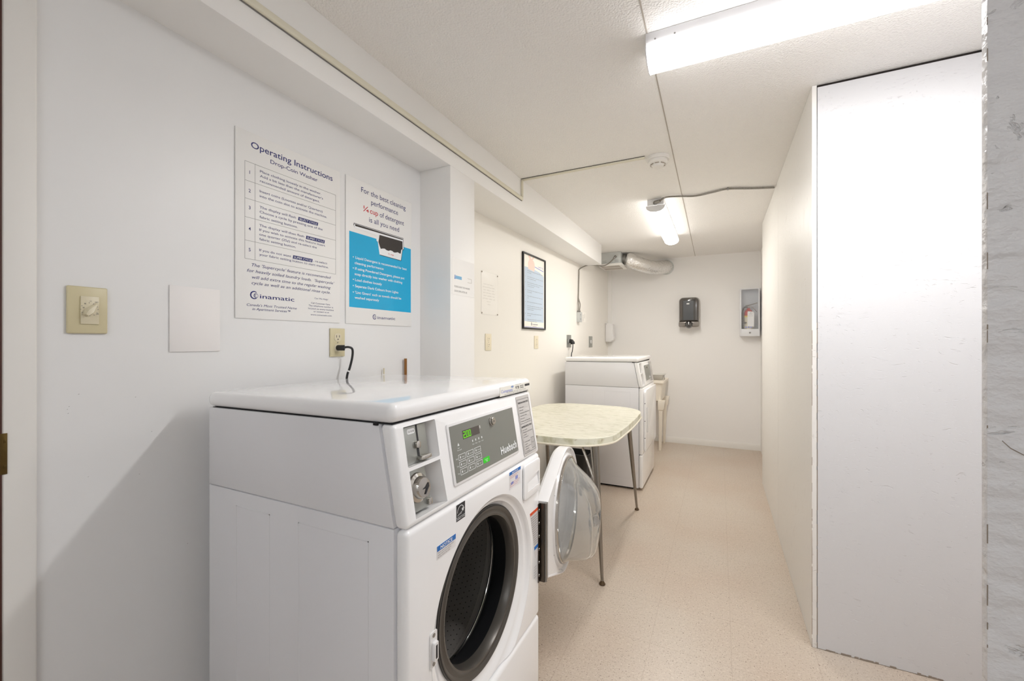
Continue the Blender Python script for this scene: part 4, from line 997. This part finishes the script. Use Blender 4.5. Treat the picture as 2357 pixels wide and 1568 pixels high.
        def rayhit(th_):
            d_ = (math.cos(th_), math.sin(th_)); best = R_
            for (x1_, y1_), (x2_, y2_) in zip(hp, hp[1:]+hp[:1]):
                ex_, ey_ = x2_-x1_, y2_-y1_; den = d_[0]*ey_-d_[1]*ex_
                if abs(den) < 1e-12: continue
                t_ = ((x1_-ca)*ey_-(y1_-cz)*ex_)/den; s_ = ((x1_-ca)*d_[1]-(y1_-cz)*d_[0])/den
                if t_ > 0 and -1e-6 <= s_ <= 1+1e-6: best = t_
            return best
        corner = [math.atan2(.662-cz, .012-ca) % (2*PI), math.atan2(.402-cz, .012-ca) % (2*PI)]
        ths = sorted([2*PI*k/N_ for k in range(N_)]+corner)
        rad = [rayhit(th_) for th_ in ths]
        def ring(fr, h_, inset=0, circ=None):
            o_ = []
            for th_, r_ in zip(ths, rad):
                rr_ = circ if circ else r_*fr-inset
                if circ and circ > r_-.004: rr_ = r_-.004
                o_.append(DP(ca+rr_*math.cos(th_), cz+rr_*math.sin(th_), h_))
            return o_
        m = MB(); m.loft([ring(.5, -.052), ring(.9, -.050), ring(.97, -.046), ring(1, -.036), ring(1, .001), ring(1, .004, .0015), ring(1, .004, .006), ring(1, 0, .008), ring(1, 0, circ=.232), ring(1, -.007, circ=.228), ring(1, -.008, circ=.219), ring(1, .002, circ=.214), ring(1, .003, circ=.209), ring(1, -.010, circ=.204)], 0, True, True, False)
        door = m.build('door', white_plastic, angle=28, **P)
        m = MB(); m.loft([ring(1, -.006, circ=.2085), ring(1, .010, circ=.2075), ring(1, .012, circ=.2035), ring(1, .011, circ=.1995), ring(1, -.004, circ=.197)], 0); m.build('door_ring', chrome, parent=door)
        # bowl
        prof = [(.0, .2015, .004), (.05, .1995, .013), (.10, .192, .020), (.18, .184, .030), (.30, .176, .046), (.45, .166, .066), (.6, .153, .086), (.72, .138, .100), (.82, .118, .109), (.9, .092, .113), (.96, .055, .1145), (1.0, .001, .115)]
        rings = []
        for tt_, rr_, dp in prof:
            o_ = []
            shift = -.040*min(1, tt_*1.35)
            for k in range(72):
                th_ = 2*PI*k/72; z_ = cz+shift+rr_*math.sin(th_); a__ = ca+rr_*math.cos(th_)
                q = math.exp(-((z_-(cz+.01))/.09)**2)
                dent = .030*tt_*math.exp(-((a__-(ca-.055))/.030)**2)*(.4+.6*q)
                rdg = .014*tt_*math.exp(-((a__-(ca-.01))/.022)**2)*q
                o_.append(DP(a__, z_, dp*1.14-dent+rdg-.03*max(0, (z_-cz-.06)/.14)*tt_))
            rings.append(o_)
        m = MB(); m.loft(rings, 0, True, False, False)
        bo = m.build('glass_bowl', bowl_glass, parent=door, angle=80)
        so = bo.modifiers.new('thickness', 'SOLIDIFY'); so.thickness = .004; so.offset = -1
        # hinge
        m = MB().box((.0363, .668, .398), (.0385, .6835, .664)).box((.0385, .6805, .398), (.055, .6835, .664))
        hg = m.build('hinge_leaf', M('dark_hinge_steel', (84, 76, 68), .3, .9), parent=door, bevel=.0006)
        m = MB().tube([(.0570, .6885, .398), (.0570, .6885, .664)], .0045, 12); m.build('hinge_pin', steel, parent=door)
        m = MB(); m.add([DP(a__, z_, h_) for h_ in (.0008, .0022) for a__, z_ in ((.0, .400), (.013, .400), (.013, .662), (.0, .662))], [(0, 3, 2, 1), (4, 5, 6, 7), (0, 1, 5, 4), (1, 2, 6, 5), (2, 3, 7, 6), (3, 0, 4, 7)]); m.build('hinge_leaf', steel, parent=door)
        for i in range(6):
            z_ = .422+.044*i; MB().lathe([(.0048, .0385), (.004, .0402)], (0, .6745, z_), 'X', 10, 0, True, True).build('hinge_screw', chrome, parent=door)
        for i in range(6): z_ = .415+.046*i; MB().tube([DP(.018, z_, .0002), DP(.018, z_, .0035)], .003, 8).build('door_screw', steel, parent=door)
        for th_ in (70, 110, 150, 205, 250, 290):
            MB().tube([DP(ca+.232*math.cos(math.radians(th_)), cz+.232*math.sin(math.radians(th_)), -.001), DP(ca+.232*math.cos(math.radians(th_)), cz+.232*math.sin(math.radians(th_)), .0012)], .0018, 8).build('door_screw', steel, parent=door)
    return t
washer = machine('washer', (-.5855, .6555, 0), 'white front loading coin washer in the foreground with its round door hanging open', 'washing machine')
dryer = machine('dryer', (-.595, 3.5594, 0), 'white coin dryer against the left wall beyond the table, door closed', 'dryer')

# ------------------------------------------------------------ table
t = thing('table', (-.87, 2.67, 0), 'cream marbled laminate table with rounded corners and splayed chrome legs', 'table')
def outline(x0, x1, y0, y1, r, bow, off=0):
    p = []; n = 10
    cs = ((x1-r, y0+r, -90), (x1-r, y1-r, 0), (x0+r, y1-r, 90), (x0+r, y0+r, 180))
    for cx, cy, a0 in cs:
        for k in range(n+1):
            a = math.radians(a0+90*k/n); p.append([cx+r*math.cos(a), cy+r*math.sin(a)])
    # subdivide long edges and bow them
    q = []
    for i, a in enumerate(p):
        b = p[(i+1) % len(p)]; L_ = math.hypot(b[0]-a[0], b[1]-a[1]); m_ = max(1, int(L_/.03))
        for k in range(m_): q.append([a[0]+(b[0]-a[0])*k/m_, a[1]+(b[1]-a[1])*k/m_])
    cx, cy = (x0+x1)/2, (y0+y1)/2; hx, hy = (x1-x0)/2, (y1-y0)/2; res = []
    for x, y in q:
        u, v = (x-cx)/hx, (y-cy)/hy
        x2 = x+bow*u*(1-v*v); y2 = y+bow*v*(1-u*u)
        d = math.hypot(x2-cx, y2-cy); res.append((x2+(x2-cx)/d*off, y2+(y2-cy)/d*off))
    return res
TX0, TX1, TY0, TY1 = -1.245, -.503, 2.083, 3.255
def TR(off, z): return [(x, y, z) for x, y in outline(TX0, TX1, TY0, TY1, .21, .022, off)]
m = MB(); m.loft([TR(-.004, .7195), TR(-.0015, .7190), TR(.0, .7175), TR(.002, .688)], 1, True); n = len(TR(0, 0)); m.add(TR(-.004, .7195), [tuple(range(n))], 0); m.add(TR(.0, .688), [tuple(range(n))[::-1]], 1)
m.build('tabletop', [table_m, band_m], origin=(-.87, 2.67, 0), parent=t)
m = MB(); m.loft([TR(.001, .6885), TR(.0055, .6870), TR(.0075, .683), TR(.0055, .679), TR(-.004, .677), TR(-.03, .677)], 0, True, False, True)
m.build('edge_moulding', M('cream_moulding', (232, 226, 208), .35), origin=(-.87, 2.67, 0), parent=t)
m = MB(); m.box((-1.16, 2.20, .640), (-.60, 2.215, .677)).box((-1.16, 3.105, .640), (-.60, 3.12, .677)).box((-1.16, 2.215, .640), (-1.145, 3.105, .677)).box((-.615, 2.215, .640), (-.60, 3.105, .677))
m.build('apron', white_plastic, origin=(-.87, 2.67, 0), parent=t)
legs = [((-.575, 2.165, .677), (-.525, 2.102, .012)), ((-.565, 2.985, .677), (-.534, 3.146, .012)), ((-1.17, 2.165, .677), (-1.205, 2.102, .012)), ((-1.17, 2.985, .677), (-1.205, 3.130, .012))]
for a, b in legs:
    lo = MB().tube([a, tuple(a[i]*.5+b[i]*.5 for i in range(3)), b], [.0165, .0135, .0075], 18).build('leg', leg_chrome, origin=(-.87, 2.67, 0), parent=t)
    MB().lathe([(.008, .020), (.0095, .014), (.0145, .008), (.0155, .003), (.014, .0005)], (b[0], b[1], 0), 'Z', 16, 0, True, True).build('foot', M('worn_foot', (96, 78, 58), .4, .7), origin=(-.87, 2.67, 0), parent=lo)
    MB().tube(smooth_path([(a[0]-.02, a[1]+(.03 if a[1] < 2.6 else -.03), .66), (a[0]-.012, a[1]+(.012 if a[1] < 2.6 else -.02), .632), (a[0]-.004, a[1], .642)], 5), .0045, 8).build('bracket', steel, origin=(-.87, 2.67, 0), parent=lo)
MB().tube([(-.665, 2.20, .672), (-.578, 2.155, .490)], .0065, 12).build('brace', chrome, origin=(-.87, 2.67, 0), parent=t)
MB().tube([(-.602, 2.175, .672), (-.558, 2.140, .36)], .0065, 12).build('brace', chrome, origin=(-.87, 2.67, 0), parent=t)
# ------------------------------------------------------------ bin
t = thing('waste_bin', (-1.07, 3.385, 0), 'small black open waste bin on the floor between table and dryer', 'waste bin')
def BR(sx, sy, z): return [(-1.07+u*sx, 3.405+v*sy, z) for u, v in rrect(-1, -1, 1, 1, .35, 6)]
m = MB(); m.loft([BR(.100, .085, .001), BR(.128, .112, .30), BR(.132, .116, .302), BR(.133, .117, .292), BR(.137, .121, .291), BR(.137, .121, .306), BR(.124, .108, .306), BR(.121, .105, .29), BR(.095, .08, .006)], 0, True, True, True)
m.build('bin_body', bin_m, **org(t))
# ------------------------------------------------------------ laundry tub
t = thing('laundry_tub', (-.88, 5.18, 0), 'cream plastic laundry tub on four legs in the far left corner', 'laundry tub')
x0, x1, y0, y1 = -1.195, -.548, 4.93, 5.425
def LR(d, z, dz=0): return [(u, v, z) for u, v in rrect(x0+d, y0+d, x1-d, y1-d, max(.012, .03-d*.2), 4)]
m = MB(); m.loft([LR(.055, .545), LR(.040, .555), LR(.022, .70), LR(.016, .745), LR(.014, .752), LR(0, .754), LR(0, .778), LR(.004, .782), LR(.030, .782), LR(.035, .775), LR(.055, .60), LR(.09, .575)], 0, True, True, True)
m.build('basin', tub_plastic, angle=30, **org(t))
for lx, ly, sx, sy in ((x1-.04, y0+.045, -1, 1), (x1-.04, y1-.05, -1, -1), (x0+.05, y0+.045, 1, 1), (x0+.05, y1-.05, 1, -1)):
    m = MB(); rr = []
    for z_, w1, w2, o_ in ((.565, .075, .060, .012), (.46, .058, .052, .004), (.45, .040, .040, .002), (.0, .026, .024, -.006)):
        xa, xb = lx-w1/2*1-sx*o_, lx+w1/2-sx*o_; ya, yb = ly-w2/2-sy*o_, ly+w2/2-sy*o_
        rr.append([(xa, ya, z_), (xb, ya, z_), (xb, yb, z_), (xa, yb, z_)])
    m.loft(rr, 0, False, True, True); lo = m.build('leg', tub_plastic, bevel=.003, **org(t))
    MB().lathe([(.006, ly-sy*0-.0325), (.006, ly-.030)], (lx, 0, .49), 'Y', 10, 0, True, True).build('bolt', steel, parent=lo, origin=tuple(t.location))
MB().tube([(-.88, 5.18, .574), (-.88, 5.18, .46), (-.90, 5.20, .42), (-.95, 5.22, .42)], .02, 14).build('drain_pipe', white_plastic, **org(t))
t = thing('metal_tray', (-.66, 5.12, .783), 'small grey tapered tray resting across the laundry tub rim', 'tray')
m = MB(); R4 = lambda d, z_: [(u, v, z_) for u, v in rrect(-.80+d, 4.985+d, -.560-d, 5.20-d, .012, 3)]
m.loft([R4(.022, .783), R4(.020, .786), R4(.0, .842), R4(-.006, .842), R4(-.006, .846), R4(.004, .846), R4(.024, .790), R4(.03, .787)], 0, True, True, True); m.build('tray_body', M('tray_grey', (206, 204, 198), .35, .2), **org(t))
MB().tube([(-.5615, 5.06, .838), (-.5570, 5.06, .80), (-.5590, 5.10, .788)], .003, 8).build('clip', steel, **org(t))
